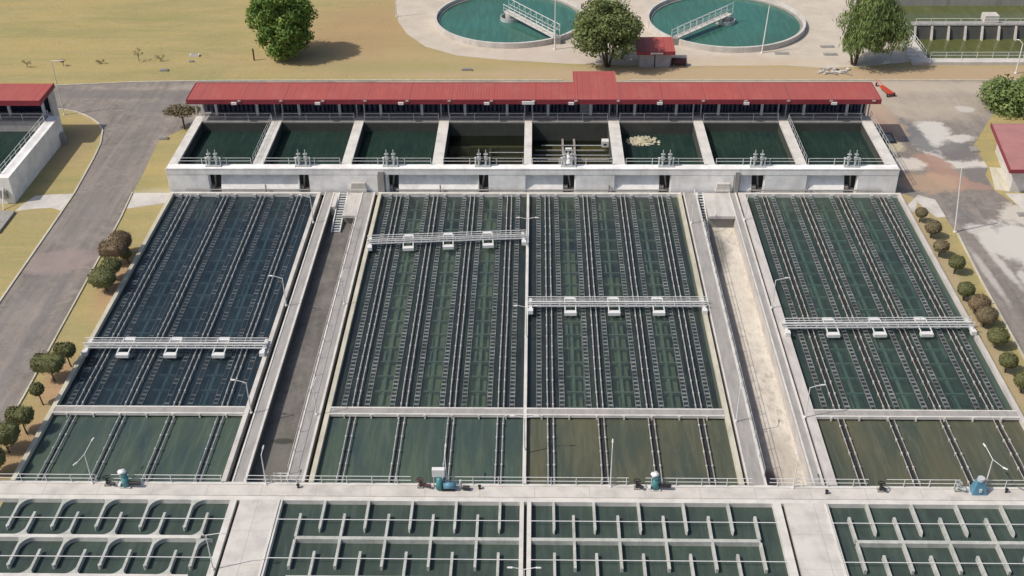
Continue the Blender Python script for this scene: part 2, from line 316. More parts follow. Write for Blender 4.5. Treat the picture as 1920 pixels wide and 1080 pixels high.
# ------------------------------------------------------------------ mesh helpers
class MB:
    def __init__(s): s.v = []; s.f = []
    def add(s, v, f):
        n = len(s.v); s.v += [tuple(p) for p in v]; s.f += [tuple(i + n for i in q) for q in f]; return s
    def box(s, x0, x1, y0, y1, z0, z1):
        return s.add([(x0, y0, z0), (x1, y0, z0), (x1, y1, z0), (x0, y1, z0), (x0, y0, z1), (x1, y0, z1), (x1, y1, z1), (x0, y1, z1)],
                     [(0, 3, 2, 1), (4, 5, 6, 7), (0, 1, 5, 4), (1, 2, 6, 5), (2, 3, 7, 6), (3, 0, 4, 7)])
    def prism(s, pts, z0, z1):
        n = len(pts); a = sum(pts[i][0] * pts[(i + 1) % n][1] - pts[(i + 1) % n][0] * pts[i][1] for i in range(n))
        if a < 0: pts = pts[::-1]
        v = [(x, y, z0) for x, y in pts] + [(x, y, z1) for x, y in pts]
        return s.add(v, [tuple(range(n - 1, -1, -1)), tuple(range(n, 2 * n))] + [(i, (i + 1) % n, n + (i + 1) % n, n + i) for i in range(n)])
    def profile_x(s, pts, x0, x1):
        """a Y-Z profile run along X"""
        n = len(pts); v = [(x0, y, z) for y, z in pts] + [(x1, y, z) for y, z in pts]
        return s.add(v, [tuple(range(n)), tuple(range(2 * n - 1, n - 1, -1))] + [(i, n + i, n + (i + 1) % n, (i + 1) % n) for i in range(n)])
    def cyl(s, p, q, r, n=8, r2=None):
        p, q = Vector(p), Vector(q); r2 = r if r2 is None else r2
        d = (q - p).normalized(); a = d.orthogonal().normalized(); b = d.cross(a)
        v = []
        for c_, rr in ((p, r), (q, r2)):
            for i in range(n):
                t = 2 * math.pi * i / n; v.append(c_ + (a * math.cos(t) + b * math.sin(t)) * rr)
        return s.add(v, [tuple(range(n - 1, -1, -1)), tuple(range(n, 2 * n))] + [(i, (i + 1) % n, n + (i + 1) % n, n + i) for i in range(n)])
    def path(s, pts, r, n=6):
        for a, b in zip(pts, pts[1:]): s.cyl(a, b, r, n)
        return s
    def ring(s, cx, cy, ri, ro, z0, z1, n=96):
        v = []
        for i in range(n):
            t = 2 * math.pi * i / n; c_, s_ = math.cos(t), math.sin(t)
            v += [(cx + ri * c_, cy + ri * s_, z0), (cx + ro * c_, cy + ro * s_, z0), (cx + ro * c_, cy + ro * s_, z1), (cx + ri * c_, cy + ri * s_, z1)]
        f = []
        for i in range(n):
            a, b = 4 * i, 4 * ((i + 1) % n)
            f += [(a, b, b + 1, a + 1), (a + 1, b + 1, b + 2, a + 2), (a + 2, b + 2, b + 3, a + 3), (a + 3, b + 3, b, a)]
        return s.add(v, f)
    def disc(s, cx, cy, r, z, n=96):
        return s.add([(cx + r * math.cos(2 * math.pi * i / n), cy + r * math.sin(2 * math.pi * i / n), z) for i in range(n)], [tuple(range(n))])
    def blobm(s, c, r, seed=0, amp=.12, nu=18, nv=12, flat=0.0):
        rr = random.Random(seed); ph = [rr.uniform(0, 6.3) for _ in range(6)]
        v = []
        for j in range(1, nv):
            t = math.pi * j / nv
            for i in range(nu):
                a = 2 * math.pi * i / nu
                k = 1 + amp * (math.sin(3 * a + ph[0]) * math.sin(2 * t + ph[1]) + .6 * math.sin(5 * a + ph[2]) * math.sin(4 * t + ph[3]) + .4 * math.sin(7 * a + ph[4]) * math.sin(6 * t))
                x, y, z = math.sin(t) * math.cos(a), math.sin(t) * math.sin(a), math.cos(t)
                if flat:
                    e = 1 - flat
                    x, y, z = [math.copysign(abs(q) ** e, q) for q in (x, y, z)]
                v.append((c[0] + r[0] * x * k, c[1] + r[1] * y * k, c[2] + r[2] * z * k))
        m_ = len(v); v += [(c[0], c[1], c[2] + r[2]), (c[0], c[1], c[2] - r[2])]
        f = []
        for j in range(nv - 2):
            for i in range(nu):
                a, b = j * nu + i, j * nu + (i + 1) % nu; f.append((a, a + nu, b + nu, b))
        for i in range(nu):
            f.append((m_, i, (i + 1) % nu)); q = (nv - 2) * nu; f.append((m_ + 1, q + (i + 1) % nu, q + i))
        return s.add(v, f)
    def build(s, name, mat, parent=None, smooth=False):
        me = bpy.data.meshes.new(name)
        off = Vector((0, 0, 0))
        if parent is not None:
            p = parent
            while p is not None: off += p.location; p = p.parent
        me.from_pydata([(x - off.x, y - off.y, z - off.z) for x, y, z in s.v], [], s.f)
        me.materials.append(MATS[mat] if isinstance(mat, str) else mat)
        if smooth: me.polygons.foreach_set('use_smooth', [True] * len(me.polygons))
        o = bpy.data.objects.new(name, me); C.objects.link(o)
        if parent is not None: o.parent = parent
        return o

def tag(o, label=None, cat=None, group=None, kind=None):
    if label: o['label'] = label
    if cat: o['category'] = cat
    if group: o['group'] = group
    if kind: o['kind'] = kind
    return o

def thing(name, label, cat, loc=(0, 0, 0), group=None):
    o = bpy.data.objects.new(name, None); C.objects.link(o); o.location = loc
    o.empty_display_size = .3
    return tag(o, label, cat, group)

def children(o): return [c for c in bpy.data.objects if c.parent is o]
TREE = {}
def copy_tree(o, parent=None):
    c = o.copy(); C.objects.link(c); c.parent = parent
    for ch in TREE.get(o.name) or TREE.setdefault(o.name, children(o)): copy_tree(ch, c)
    return c

def struct(o, label=None): return tag(o, label, kind='structure')

def leaves(centers, radii, n, size, rg, squash=1.0, droop=0.0, shell=.55, jit=.35):
    """n small leaf faces spread in clumps; returns an MB"""
    centers = np.array(centers, float); radii = np.array(radii, float)
    wts = radii ** 2; wts /= wts.sum()
    idx = rg.choice(len(centers), n, p=wts)
    dirs = rg.normal(size=(n, 3)); dirs /= np.linalg.norm(dirs, axis=1)[:, None]
    rad = (shell + (1 - shell) * rg.random(n)) * (1 + jit * (rg.random(n) - .5))
    pos = centers[idx] + dirs * (radii[idx] * rad)[:, None] * np.array([1, 1, squash])
    nrm = dirs + rg.normal(size=(n, 3)) * .55; nrm /= np.linalg.norm(nrm, axis=1)[:, None]
    t = np.cross(nrm, rg.normal(size=(n, 3)))
    if droop: t = t * .4 + np.array([0, 0, -1.0]) * droop
    t /= np.linalg.norm(t, axis=1)[:, None]
    b = np.cross(nrm, t); b /= np.maximum(np.linalg.norm(b, axis=1), 1e-6)[:, None]
    sz = size * (.6 + .8 * rg.random(n))
    asp = .45 if not droop else .22
    t = t * sz[:, None]; b = b * (sz * asp)[:, None]
    V = np.stack([pos - t, pos + b, pos + t, pos - b], 1).reshape(-1, 3)
    F = np.arange(4 * n).reshape(-1, 4)
    return V, F
def build_np(name, V, F, mat, parent):
    me = bpy.data.meshes.new(name)
    off = np.array(parent.location)
    me.from_pydata((V - off).tolist(), [], F.tolist()); me.materials.append(MATS[mat])
    o = bpy.data.objects.new(name, me); C.objects.link(o); o.parent = parent
    return o

# ================================================================== the setting
G = -0.5
big = MB(); big.add([(-900, -300, G), (900, -300, G), (900, 1500, G), (-900, 1500, G)], [(0, 1, 2, 3)])
# the ground sheet is cut round the sunken basins so that nothing covers them
gm = MB()
def gq(x0, x1, y0, y1): gm.add([(x0, y0, G), (x1, y0, G), (x1, y1, G), (x0, y1, G)], [(0, 1, 2, 3)])
gq(-900, -44.6, -300, 1500); gq(44.4, 900, -300, 1500); gq(-44.6, 44.4, -300, 40); gq(-44.6, 44.4, 124.5, 1500)
struct(gm.build('ground', 'dry_grass'), 'dry tan grass lawn around the tanks')

def sheet(name, pts, dz, mat, label):
    n = MB(); 
    a = sum(pts[i][0] * pts[(i + 1) % len(pts)][1] - pts[(i + 1) % len(pts)][0] * pts[i][1] for i in range(len(pts)))
    if a < 0: pts = pts[::-1]
    n.add([(x, y, G + dz) for x, y in pts], [tuple(range(len(pts)))])
    return struct(n.build(name, mat), label)

LEFTEDGE = [(-56.7, 30), (-56.75, 99), (-56.85, 116), (-56.95, 124), (-57.6, 133), (-58.1, 137.6), (-59.1, 141.7), (-60.2, 143.7), (-61.7, 145.4), (-63.2, 146.7), (-64.9, 147.8), (-67, 148.6), (-70, 149.0), (-130, 149.2)]
FAREDGE = [(-130, 150.8), (-79, 155.7), (-70, 157.2), (-60, 158.3), (-48, 158.8), (54, 158.8), (130, 158.6)]
RIGHTEDGE = [(130, 148), (64, 148.0), (62.0, 145.0), (57.6, 137.4), (57.4, 131.0), (56.4, 129.0), (56.2, 125.0), (57.5, 121.5), (62, 112), (66, 100), (69, 30)]
KERBR = [(47.9, 30), (47.7, 90), (48.0, 104), (48.5, 114.5), (48.0, 121.0), (44.4, 124.6)]
INNER = [(44.3, 141.0), (-44.9, 141.0), (-45.6, 142.3), (-47.6, 143.0), (-50.6, 139.0), (-49.9, 128.5), (-49.75, 124), (-49.3, 118), (-49.0, 110), (-48.5, 94), (-48.15, 84), (-47.9, 30)]
sheet('road', LEFTEDGE + FAREDGE + RIGHTEDGE + KERBR + INNER, .008, 'asphalt', 'worn grey asphalt road looping round the filter house')

def kerb(pts, w_=.22, h=.13, label=''):
    k = MB(); L = []; Rr = []
    for i, p in enumerate(pts):
        a = Vector(pts[max(i - 1, 0)]); b_ = Vector(pts[min(i + 1, len(pts) - 1)]); d_ = (b_ - a).normalized(); n_ = Vector((-d_.y, d_.x)) * w_ / 2
        L.append((p[0] + n_.x, p[1] + n_.y)); Rr.append((p[0] - n_.x, p[1] - n_.y))
    for i in range(len(pts) - 1):
        k.prism([L[i], L[i + 1], Rr[i + 1], Rr[i]], G - .05, G + h)
    return struct(k.build('kerb', 'conc_cream'), label)
kerb(LEFTEDGE[:-1], label='pale kerb along the left side of the left road')
kerb([(-79, 155.7), (-70, 157.2), (-60, 158.3), (-48, 158.8), (-20, 159.0), (4, 158.9)], label='pale kerb between the road and the far lawn')
kerb([(14, 158.9), (54, 158.9), (75, 158.7)], label='pale kerb between the road and the brown soil at right')
kerb([(-49.75, 124), (-49.3, 118), (-49.0, 110), (-48.5, 94), (-48.15, 84), (-47.9, 50)], .16, label='pale kerb between the left road and the topiary strip')
kerb([(47.9, 50), (47.7, 90), (48.0, 104), (48.5, 114.5)], .2, label='pale kerb between the right topiary strip and the road')

sheet('path', [(-62.6, 119.4), (-62.3, 121.0), (-61.6, 123.2), (-59.6, 123.6), (-57.07, 123.8), (-57.02, 119.5), (-58.4, 120.2), (-60.4, 120.0)], .012, 'conc_white', 'pale concrete path from the left tank to the road')
sheet('path', [(-49.6, 124.0), (-44.95, 124.0), (-44.95, 121.5), (-49.3, 120.0)], .012, 'conc_white', 'pale concrete slab beside the filter house corner')
sheet('path', [(44.0, 120.4), (46.6, 123.8), (48.3, 122.6), (48.35, 118.4), (47.2, 118.2), (46.6, 120.0), (46.0, 122.0), (45.0, 119.5)], .016, 'conc_white', 'pale broken concrete patch at the head of the right strip')
sheet('path', [(-26, 240), (-24.2, 192), (-22.9, 183.6), (-20.9, 177.9), (-17.4, 172.4), (-12.2, 168.7), (-5, 166.9), (4.6, 165.4), (15, 164.7), (22, 164.4), (38, 164.6), (43.5, 163.6), (50, 164.3), (57, 166), (57, 240)], .006, 'apron', 'light concrete apron around the round clarifiers')
sheet('path', [(58.0, 120.0), (60.5, 112.0), (66.0, 104.0), (80, 104), (80, 124.2), (57.2, 124.2)], .014, 'conc_white', 'pale concrete forecourt beside the red roofed shed')
sheet('path', [(57.6, 131.2), (60.8, 130.6), (58.9, 124.4), (56.3, 125.1)], .017, 'conc_cream', 'rounded cream concrete pad beside the shed')

# ---- aisles between settling tanks
def aisle(x0, x1, mat, zf, label):
    a = MB(); a.add([(x0, 71.0, zf), (x1, 71.0, zf), (x1, 123.4, zf), (x0, 123.4, zf)], [(0, 1, 2, 3)])
    return struct(a.build('floor', mat), label)
aisle(-24.6, -21.0, 'aisle_silt', -1.2, 'dark silty floor of the sunken left aisle')
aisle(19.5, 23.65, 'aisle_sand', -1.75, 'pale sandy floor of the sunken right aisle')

# ================================================================== settling tanks
Y0, Y1 = 71.9, 123.0
YC0, YC1 = 81.0, 82.0
PROTO = {}; SPLIT = {}
def pipe_pair(kind, cx, t):
    pm_ = 'pipe_blue' if cx < -20 else 'pipe_brown' if cx > 24 or (kind == 'short' and cx > 5) else 'pipe_pale'
    o = shifted(twin_pipe_mesh(kind), cx).build('twin_pipe', pm_, t); o.data.materials.append(MATS['collar_pale'])
    for q in o.data.polygons[SPLIT[kind]:]: q.material_index = 1
def twin_pipe_mesh(kind):
    """two parallel pipes with collars, standing on a dark slot"""
    key = kind
    if key in PROTO: return PROTO[key]
    y0, y1 = (YC1 + .02, Y1) if kind == 'long' else (Y0 + .05, YC0 - .02)
    p = MB()
    coll = MB()
    for s_ in (-.26, .26):
        rj = random.Random(int(s_ * 100) + len(kind)); pts = []; yy = y0
        while yy < y1: pts.append((s_ + rj.uniform(-.022, .022), yy, -.20 + rj.uniform(-.02, .02))); yy += 3.64
        pts.append((s_, y1, -.20)); p.path(pts, .047, 6)
        y = y0 + .75
        while y < y1:
            yj = y + rj.uniform(-.05, .05); coll.cyl((s_, yj - .08, -.195), (s_, yj + .08, -.195), .088, 8)
            p.box(s_ - .045, s_ + .045, y - .05, y + .05, -.62, -.2)
            y += 1.82
    k_ = len(p.f); p.add(coll.v, coll.f); PROTO[key] = p; SPLIT[kind] = k_; return p
def shifted(mb, dx, dy=0, dz=0):
    n = MB(); n.v = [(x + dx, y + dy, z + dz) for x, y, z in mb.v]; n.f = list(mb.f); return n
def launder_mb():
    p = MB(); y0, y1 = YC1 + .3, Y1 - .05
    rr = random.Random(5)
    for s_ in (-.23, .23): p.box(s_ - .022, s_ + .022, y0, y1, -.60, -.385 + (.012 if s_ > 0 else 0))
    y = y0 + .12
    while y < y1 - .1:
        p.box(-.205, .205, y - .10 - rr.uniform(0, .05), y + .10, -.50, -.40 + rr.uniform(-.02, .01)); y += .60 + rr.uniform(-.02, .02)
    return p
LAUND = launder_mb()
def settling_tank(x0, x1, centers, label, water, inlet, copeL, copeR, murk, wl=.42, wr=.42, frames=True, sub=0.0, seed=1, dull=False):
    rr = random.Random(seed)
    t = thing('settling_tank', label, 'tank', ((x0 + x1) / 2, 97, -.5), 'settling tanks')
    MB().box(x0 - wl, x0, Y0, Y1, -3, 0).build('side_wall', copeL, t)
    MB().box(x1, x1 + wr, Y0, Y1, -3, 0).build('side_wall', copeR, t)
    e = MB(); e.box(x0 - wl, x1 + wr, Y1, Y1 + .38, -3, 0.02).build('end_wall', 'conc_paint', t)
    c = MB(); c.box(x0, x1, YC0, YC1, -.22, -.04); c.box(x0, x1, YC0 + .35, YC1 - .35, -3, -.22)
    c.build('cross_wall', 'conc_walk', t)
    k = MB(); k.box(x0 + .004, x1 - .004, YC0 - .03, YC0 + .14, -.26, .04); k.box(x0 + .004, x1 - .004, YC1 - .14, YC1 + .03, -.26, .04)
    for j in range(1, 8):
        xx = x0 + (x1 - x0) * (j - .45) / 7.2; k.box(xx - .07, xx + .07, YC0 - .13, YC0 - .03, -.42, .0)
    k.build('cross_wall_edge', 'conc_paint', t)
    MB().box(x0, x1, Y0, Y1, -3.2, -2.6).build('tank_floor', 'conc_inner', t)
    for cx in centers:
        pipe_pair('long', cx, t); pipe_pair('short', cx, t)
        MB().box(cx - .19, cx + .19, Y0, YC0, -2.6, -.42).box(cx - .19, cx + .19, YC1, Y1, -2.6, -.42).build('channel', 'launder_dark', t)
        for s_ in (-1.06, 1.06):
            if x0 + .2 < cx + s_ < x1 - .2:
                l = shifted(LAUND, cx + s_ + rr.uniform(-.07, .07), 0, sub + rr.uniform(-.03, .015)).build('launder', 'launder_dull' if dull else 'launder_grey', t)
                MB().box(cx + s_ - .24, cx + s_ + .24, YC1 + .3, Y1 - .06, -.9, -.47 + sub).build('launder_trough', 'launder_dark', t)
    for a, b_ in zip(centers, centers[1:]):
        m_ = (a + b_) / 2; f = MB(); y = YC1 + 1.0
        f.box(m_ - .16, m_ + .12, YC1 + .2, Y1 - .2, -.95, -.80)
        while y < Y1 - .5:
            f.box(m_ - .98, m_ + .98, y - .09, y + .09, -1.0, -.70)
            if rr.random() < .55: f.box(m_ - .55 + rr.uniform(-.2, .2), m_ - .40, y, y + 1.9, -.93, -.84)
            y += 2.33
        f.build('baffle_frame', 'frame_green', t)
        for s_ in (-1, 1):
            if rr.random() < .7:
                ya = rr.uniform(83, 112); yb = min(Y1 - .4, ya + rr.uniform(8, 26)); xx = m_ + s_ * rr.uniform(.95, 1.05)
                MB().box(xx - .07, xx + .07, ya, yb, -.95, -.60).build('guide_plate', 'plate_pale', t)
        if murk:
            g_ = MB()
            ya = YC1 + .1 + rr.uniform(0, 2)
            while ya < 108 + rr.uniform(-6, 8):
                yb = ya + rr.uniform(5, 11); g_.box(m_ - .85 + rr.uniform(0, .12), m_ + .85 - rr.uniform(0, .15), ya, yb, -1.6, -1.02 - rr.uniform(0, .3)); ya = yb + .02
            g_.build('sludge_bed', 'sludge', t)
    # small studs where the troughs meet the end wall
    for cx in centers:
        for s_ in (-1.06, 1.06):
            if x0 + .2 < cx + s_ < x1 - .2: MB().box(cx + s_ - .17, cx + s_ + .17, Y1 - .22, Y1 - .003, -.5, -.08).build('bracket', 'galv', t)
    struct(MB().add([(x0, YC1 - .3, -.45), (x1, YC1 - .3, -.45), (x1, Y1, -.45), (x0, Y1, -.45)], [(0, 1, 2, 3)]).build('water', water), 'dark water of the ' + label.split(' with ')[0])
    struct(MB().add([(x0, Y0, -.44), (x1, Y0, -.44), (x1, YC1 - .36, -.44), (x0, YC1 - .36, -.44)], [(0, 1, 2, 3)]).build('water', inlet), 'green grey inlet water of the ' + label.split(' with ')[0])
    return t
settling_tank(-44.3, -26.65, [-42.35, -37.8, -33.25, -28.75], 'leftmost settling tank with blue black water beside the topiary strip', 'water_left', 'water_inlet', 'conc_cream', 'conc_white', False, sub=-.03, seed=3, dull=True)
settling_tank(-18.75, -1.02, [-16.6, -12.1, -7.6, -3.1], 'left one of the two middle settling tanks with olive sludge beds', 'water_mid', 'water_inlet', 'conc_cream', 'conc_white', True, wr=0.003, seed=4)
settling_tank(-.72, 17.3, [1.45, 6.05, 10.6, 15.1], 'right one of the two middle settling tanks with pipes and troughs', 'water_mid', 'water_inlet_brown', 'conc_paint', 'conc_cream', True, wl=.30, seed=5)
settling_tank(25.5, 43.85, [27.75, 32.3, 36.95, 41.75], 'rightmost settling tank with green water beside the right road', 'water_right', 'water_inlet_brown', 'conc_pink', 'conc_pink', False, wl=.85, wr=.4, sub=.03, seed=6)

# aisle side walks
def side_walk(x0, x1, zf, mat, lab):
    t = thing('side_walk', lab, 'walkway', ((x0 + x1) / 2, 97, zf), 'walkways beside the aisles')
    MB().box(x0, x1, Y0, 123.38, -.30, -.03).build('slab', mat, t)
    MB().box(x0, x1 - .01, Y0, 123.38, zf - .2, -.30).build('base', 'conc_inner' if x0 < 0 and x1 > -24.6 and x0 < -24 else 'conc_grey' if x0 < 0 else 'conc_pink', t)  # dark concrete on the leftmost walk is shade painted onto its aisle face
    MB().box(x0 - .005, x0 + .14, Y0, 123.37, -.1, .03).build('edge', 'conc_paint', t)
    MB().box(x1 - .20, x1 + .005, Y0, 123.37, -.1, .03).build('edge', 'conc_paint', t)
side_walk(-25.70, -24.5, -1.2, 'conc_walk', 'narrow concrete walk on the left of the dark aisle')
side_walk(-21.15, -19.55, -1.2, 'conc_walk', 'wide concrete walk on the right of the dark aisle')
side_walk(17.98, 19.6, -1.75, 'conc_walk', 'wide concrete walk on the left of the sandy aisle')
side_walk(23.5, 24.42, -1.75, 'conc_walk', 'narrow concrete walk on the right of the sandy aisle')
for x0, x1, lab in ((-26.23, -25.70, 'narrow trench left of the dark aisle'), (-19.55, -19.17, 'narrow trench right of the dark aisle'), (17.72, 17.98, 'narrow trench left of the sandy aisle'), (24.42, 24.65, 'narrow trench right of the sandy aisle')):
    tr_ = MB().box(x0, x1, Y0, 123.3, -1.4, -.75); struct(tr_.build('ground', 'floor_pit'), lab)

# stairs and landing slab at the head of each aisle
def aisle_head(xl, xr, xs0, xs1, zf, lab):
    t = thing('landing', lab, 'landing', ((xl + xr) / 2, 121, zf), 'landings at the heads of the aisles')
    MB().box(xs1 + .12, xr, 117.6, 123.3, -.35, -.01).build('slab', 'conc_pink', t)
    MB().box(xs1 + .12, xr, 118.0, 123.3, zf, -.35).build('base', 'conc_grey', t)
    MB().box(xl - .1, xs0 - .12, 119.8, 123.3, zf, -.02).build('slab', 'conc_paint', t)
    n = 16; st = MB(); run = 7.6 / n; dz = (0 - zf) / n
    for i in range(n):
        st.box(xs0, xs1, 123.2 - (i + 1) * run + .16, 123.2 - i * run, -(i + 1) * dz, -(i + 1) * dz + .05)
    s_ = thing('stair', 'flight of open dark steps with white sides going down into the ' + lab.split(' of the ')[-1], 'stairs', (xs0, 121, zf), 'stairs into the aisles')
    st.build('tread', 'galv', s_)
    MB().box(xs0, xs1, 115.6, 123.2, zf - .1, zf + .004).build('underside', 'floor_pit', s_)
    for x in (xs0 - .1, xs1):
        MB().profile_x([(123.25, 0.1), (123.25, -.2), (115.6, zf - .05), (115.6, zf + .25)], x, x + .1).build('stringer', 'paint_white', s_)
aisle_head(-24.5, -21.15, -23.85, -22.95, -1.2, 'pale landing slab at the head of the dark aisle')
aisle_head(19.6, 23.5, 19.72, 20.3, -1.75, 'pale landing slab at the head of the sandy aisle')

# ================================================================== front walkway and road slabs
fw = thing('front_walkway', 'long pale concrete walkway between settling and flocculation tanks', 'walkway', (0, 70.8, -.5))
MB().box(-60, 60, 70.35, 71.88, -3.2, .0).build('slab', 'conc_white', fw)
MB().box(-60, 60, 69.86, 70.345, -3.2, -.07).build('lower_step', 'conc_paint', fw)
MB().box(-60, 60, 71.60, 71.89, -.1, .07).build('edge', 'conc_paint', fw)
for x0, x1, lab in ((-24.5, -21.15, 'plain pale concrete roadway between the left and middle flocculation tanks'), (20.62, 24.05, 'plain pale concrete roadway between the middle and right flocculation tanks')):
    r_ = thing('roadway_slab', lab, 'roadway', ((x0 + x1) / 2, 60, -.5))
    MB().box(x0, x1, 48, 69.85, -3, .0).build('slab', 'conc_white', r_)
    MB().box(x1 - .16, x1 + .004, 48, 69.84, -.2, .06).build('edge', 'conc_paint', r_)
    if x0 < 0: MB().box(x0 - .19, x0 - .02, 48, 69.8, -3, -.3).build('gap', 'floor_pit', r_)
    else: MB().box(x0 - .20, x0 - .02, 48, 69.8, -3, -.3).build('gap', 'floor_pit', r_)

# ================================================================== railings
def railing(label, p, q, z=0.0, h=.9, rails=(.48, .9), spacing=2.1, r=.028, group='handrails', mat='paint_white', pr=.032, gaps=()):
    p, q = Vector((*p, z)), Vector((*q, z)); L = (q - p).length; d_ = (q - p) / L
    t = thing('railing', label, 'railing', tuple((p + q) / 2), group)
    spans = []; a = 0
    for g0, g1 in gaps: spans.append((a, g0)); a = g1
    spans.append((a, L))
    for k in rails:
        m_ = MB()
        for s0, s1 in spans: m_.cyl(p + d_ * s0 + Vector((0, 0, k)), p + d_ * s1 + Vector((0, 0, k)), r, 6)
        m_.build('rail', mat, t)
    first = None; n = min(max(2, int(L / spacing) + 1), 96)
    for i in range(n):
        s_ = L * i / (n - 1)
        if any(g0 < s_ < g1 for g0, g1 in gaps): continue
        if first is None:
            first = MB().cyl(p + Vector((0, 0, 0)), p + Vector((0, 0, h)), pr, 6).build('post', mat, t); base = first.location.copy(); s00 = s_
        else:
            c_ = first.copy(); C.objects.link(c_); c_.location = base + d_ * (s_ - s00)
    return t
railing('two rail white handrail along the front walkway, left half', (-50, 71.78), (-.9, 71.78), gaps=[(12.9, 14.2), (23.6, 25.6), (39.6, 41.8)])
railing('two rail white handrail along the front walkway, right half', (-.7, 71.78), (52, 71.78), gaps=[(8.6, 10.0), (18.9, 20.4), (28.6, 30.1), (36.2, 37.3)])

# ================================================================== flocculation tanks
WF = -.52
def fillet(mb, cx, cy, sx, sy, r, z0, z1, n=8):
    """fill of a rounded corner at (cx,cy); the cell lies towards (sx,sy)"""
    ox, oy = cx + sx * r, cy + sy * r
    pts = [(cx, cy)]
    arc = []
    for i in range(n + 1):
        t = math.pi / 2 * i / n
        arc.append((ox - sx * r * math.cos(t), oy - sy * r * math.sin(t)))
    pts += arc; mb.prism(pts, z0, z1)
T = .105
def floc_tank(label, x0, x1, downs, ups, ends, rounded, wallL, wallR):
    t = thing('flocculation_tank', label, 'tank', ((x0 + x1) / 2, 60, -1), 'flocculation tanks')
    for a, b_ in (wallL, wallR): MB().box(a, b_, 47, 69.855, -3.2, -.02).build('side_wall', 'conc_paint', t)
    MB().box(x0, x1, 47, 69.86, -3.3, -3.0).build('tank_floor', 'conc_inner', t)
    # long divider walls
    for k, yd in enumerate((65.62, 61.45, 57.3, 53.1)):
        m_ = MB().box(ends[0], ends[1], yd - .17, yd + .17, -3, -.06)
        m_.build('divider_wall', 'conc_baffle' if not rounded else 'conc_paint', t)
    for row, (ytop, ydiv, ynext) in enumerate(((69.86, 65.62, 61.45), (65.45, 61.45, 57.3), (61.28, 57.3, 53.1))):
        dn = downs if row % 2 == 0 else ups
        up = ups if row % 2 == 0 else downs
        for x in dn:
            m_ = MB().box(x - T, x + T, ytop - 3.05 - (.0 if row == 0 else -.2), ytop, -3, -.08)
            m_.prism([(x - T, ytop - 3.05), (x + T, ytop - 3.05), (x + .03, ytop - 3.3)], -3, -.09) if row == 0 else None
            if rounded: fillet(m_, x + T, ytop, 1, -1, .95, -3, -.085); fillet(m_, x - T, ytop, -1, -1, .3, -3, -.085)
            if rounded: m_.cyl((x, ytop - (3.05 if row == 0 else 2.85), -3), (x, ytop - (3.05 if row == 0 else 2.85), -.075), .15, 12)
            m_.build('baffle_wall', 'conc_baffle', t)
        for x in up:
            m_ = MB().box(x - T, x + T, ydiv + .17, ydiv + 2.75, -3, -.08)
            if rounded:
                fillet(m_, x - T, ydiv + .17, -1, 1, .85, -3, -.085); fillet(m_, x + T, ydiv + .17, 1, 1, .45, -3, -.085)
            m_.build('baffle_wall', 'conc_baffle', t)
    struct(MB().add([(x0, 47, WF), (x1, 47, WF), (x1, 69.86, WF), (x0, 69.86, WF)], [(0, 1, 2, 3)]).build('water', 'water_floc'), 'dark green water of the ' + label.split(' with ')[0])
    return t
floc_tank('left flocculation tank with round cornered baffle walls', -60, -25.35, [-53.9, -50.25, -46.6, -42.95, -39.3, -35.67, -32.05, -28.42], [-52.15, -48.5, -44.9, -41.25, -37.65, -34.03, -30.45, -26.9], (-60, -26.8), True, (-60.4, -60.0), (-25.35, -24.8))
floc_tank('middle left flocculation tank with straight baffle walls', -20.95, -1.2, [-17.4, -13.75, -10.1, -6.46, -2.83], [-19.2, -15.57, -11.92, -8.27, -4.62], (-19.2, -1.2), False, (-21.14, -20.95), (-1.2, -.86))
floc_tank('middle right flocculation tank with straight baffle walls', -.25, 19.7, [1.6, 4.92, 8.6, 12.3, 16.0], [3.2, 6.83, 10.52, 14.2, 18.0], (-.25, 18.0), False, (-.60, -.25), (19.7, 20.35))
floc_tank('right flocculation tank with straight baffle walls', 24.2, 60, [27.42, 31.08, 34.72, 38.4, 42.05, 45.7], [25.65, 29.3, 33.0, 36.7, 40.35, 44.0], (25.65, 60), False, (24.06, 24.2), (60, 60.4))
MB().box(-.855, -.605, 47, 69.8, -3, -.5).build('joint', 'floor_pit', fw)
# thin pipes carried on the baffle walls
for y in (67.62, 63.38):
    for a, b_, lab in ((-60, -25.0, 'left'), (-20.95, -1.0, 'middle left'), (-.4, 20.0, 'middle right'), (24.1, 60, 'right')):
        tag(MB().cyl((a, y, -.03), (b_, y, -.03), .035, 6).build('dosing_pipe', 'paint_white'), 'thin white pipe across the %s row of baffle walls in the %s flocculation tank' % ('rear' if y > 65 else 'front', lab), 'pipe', 'thin pipes over the flocculation tanks')

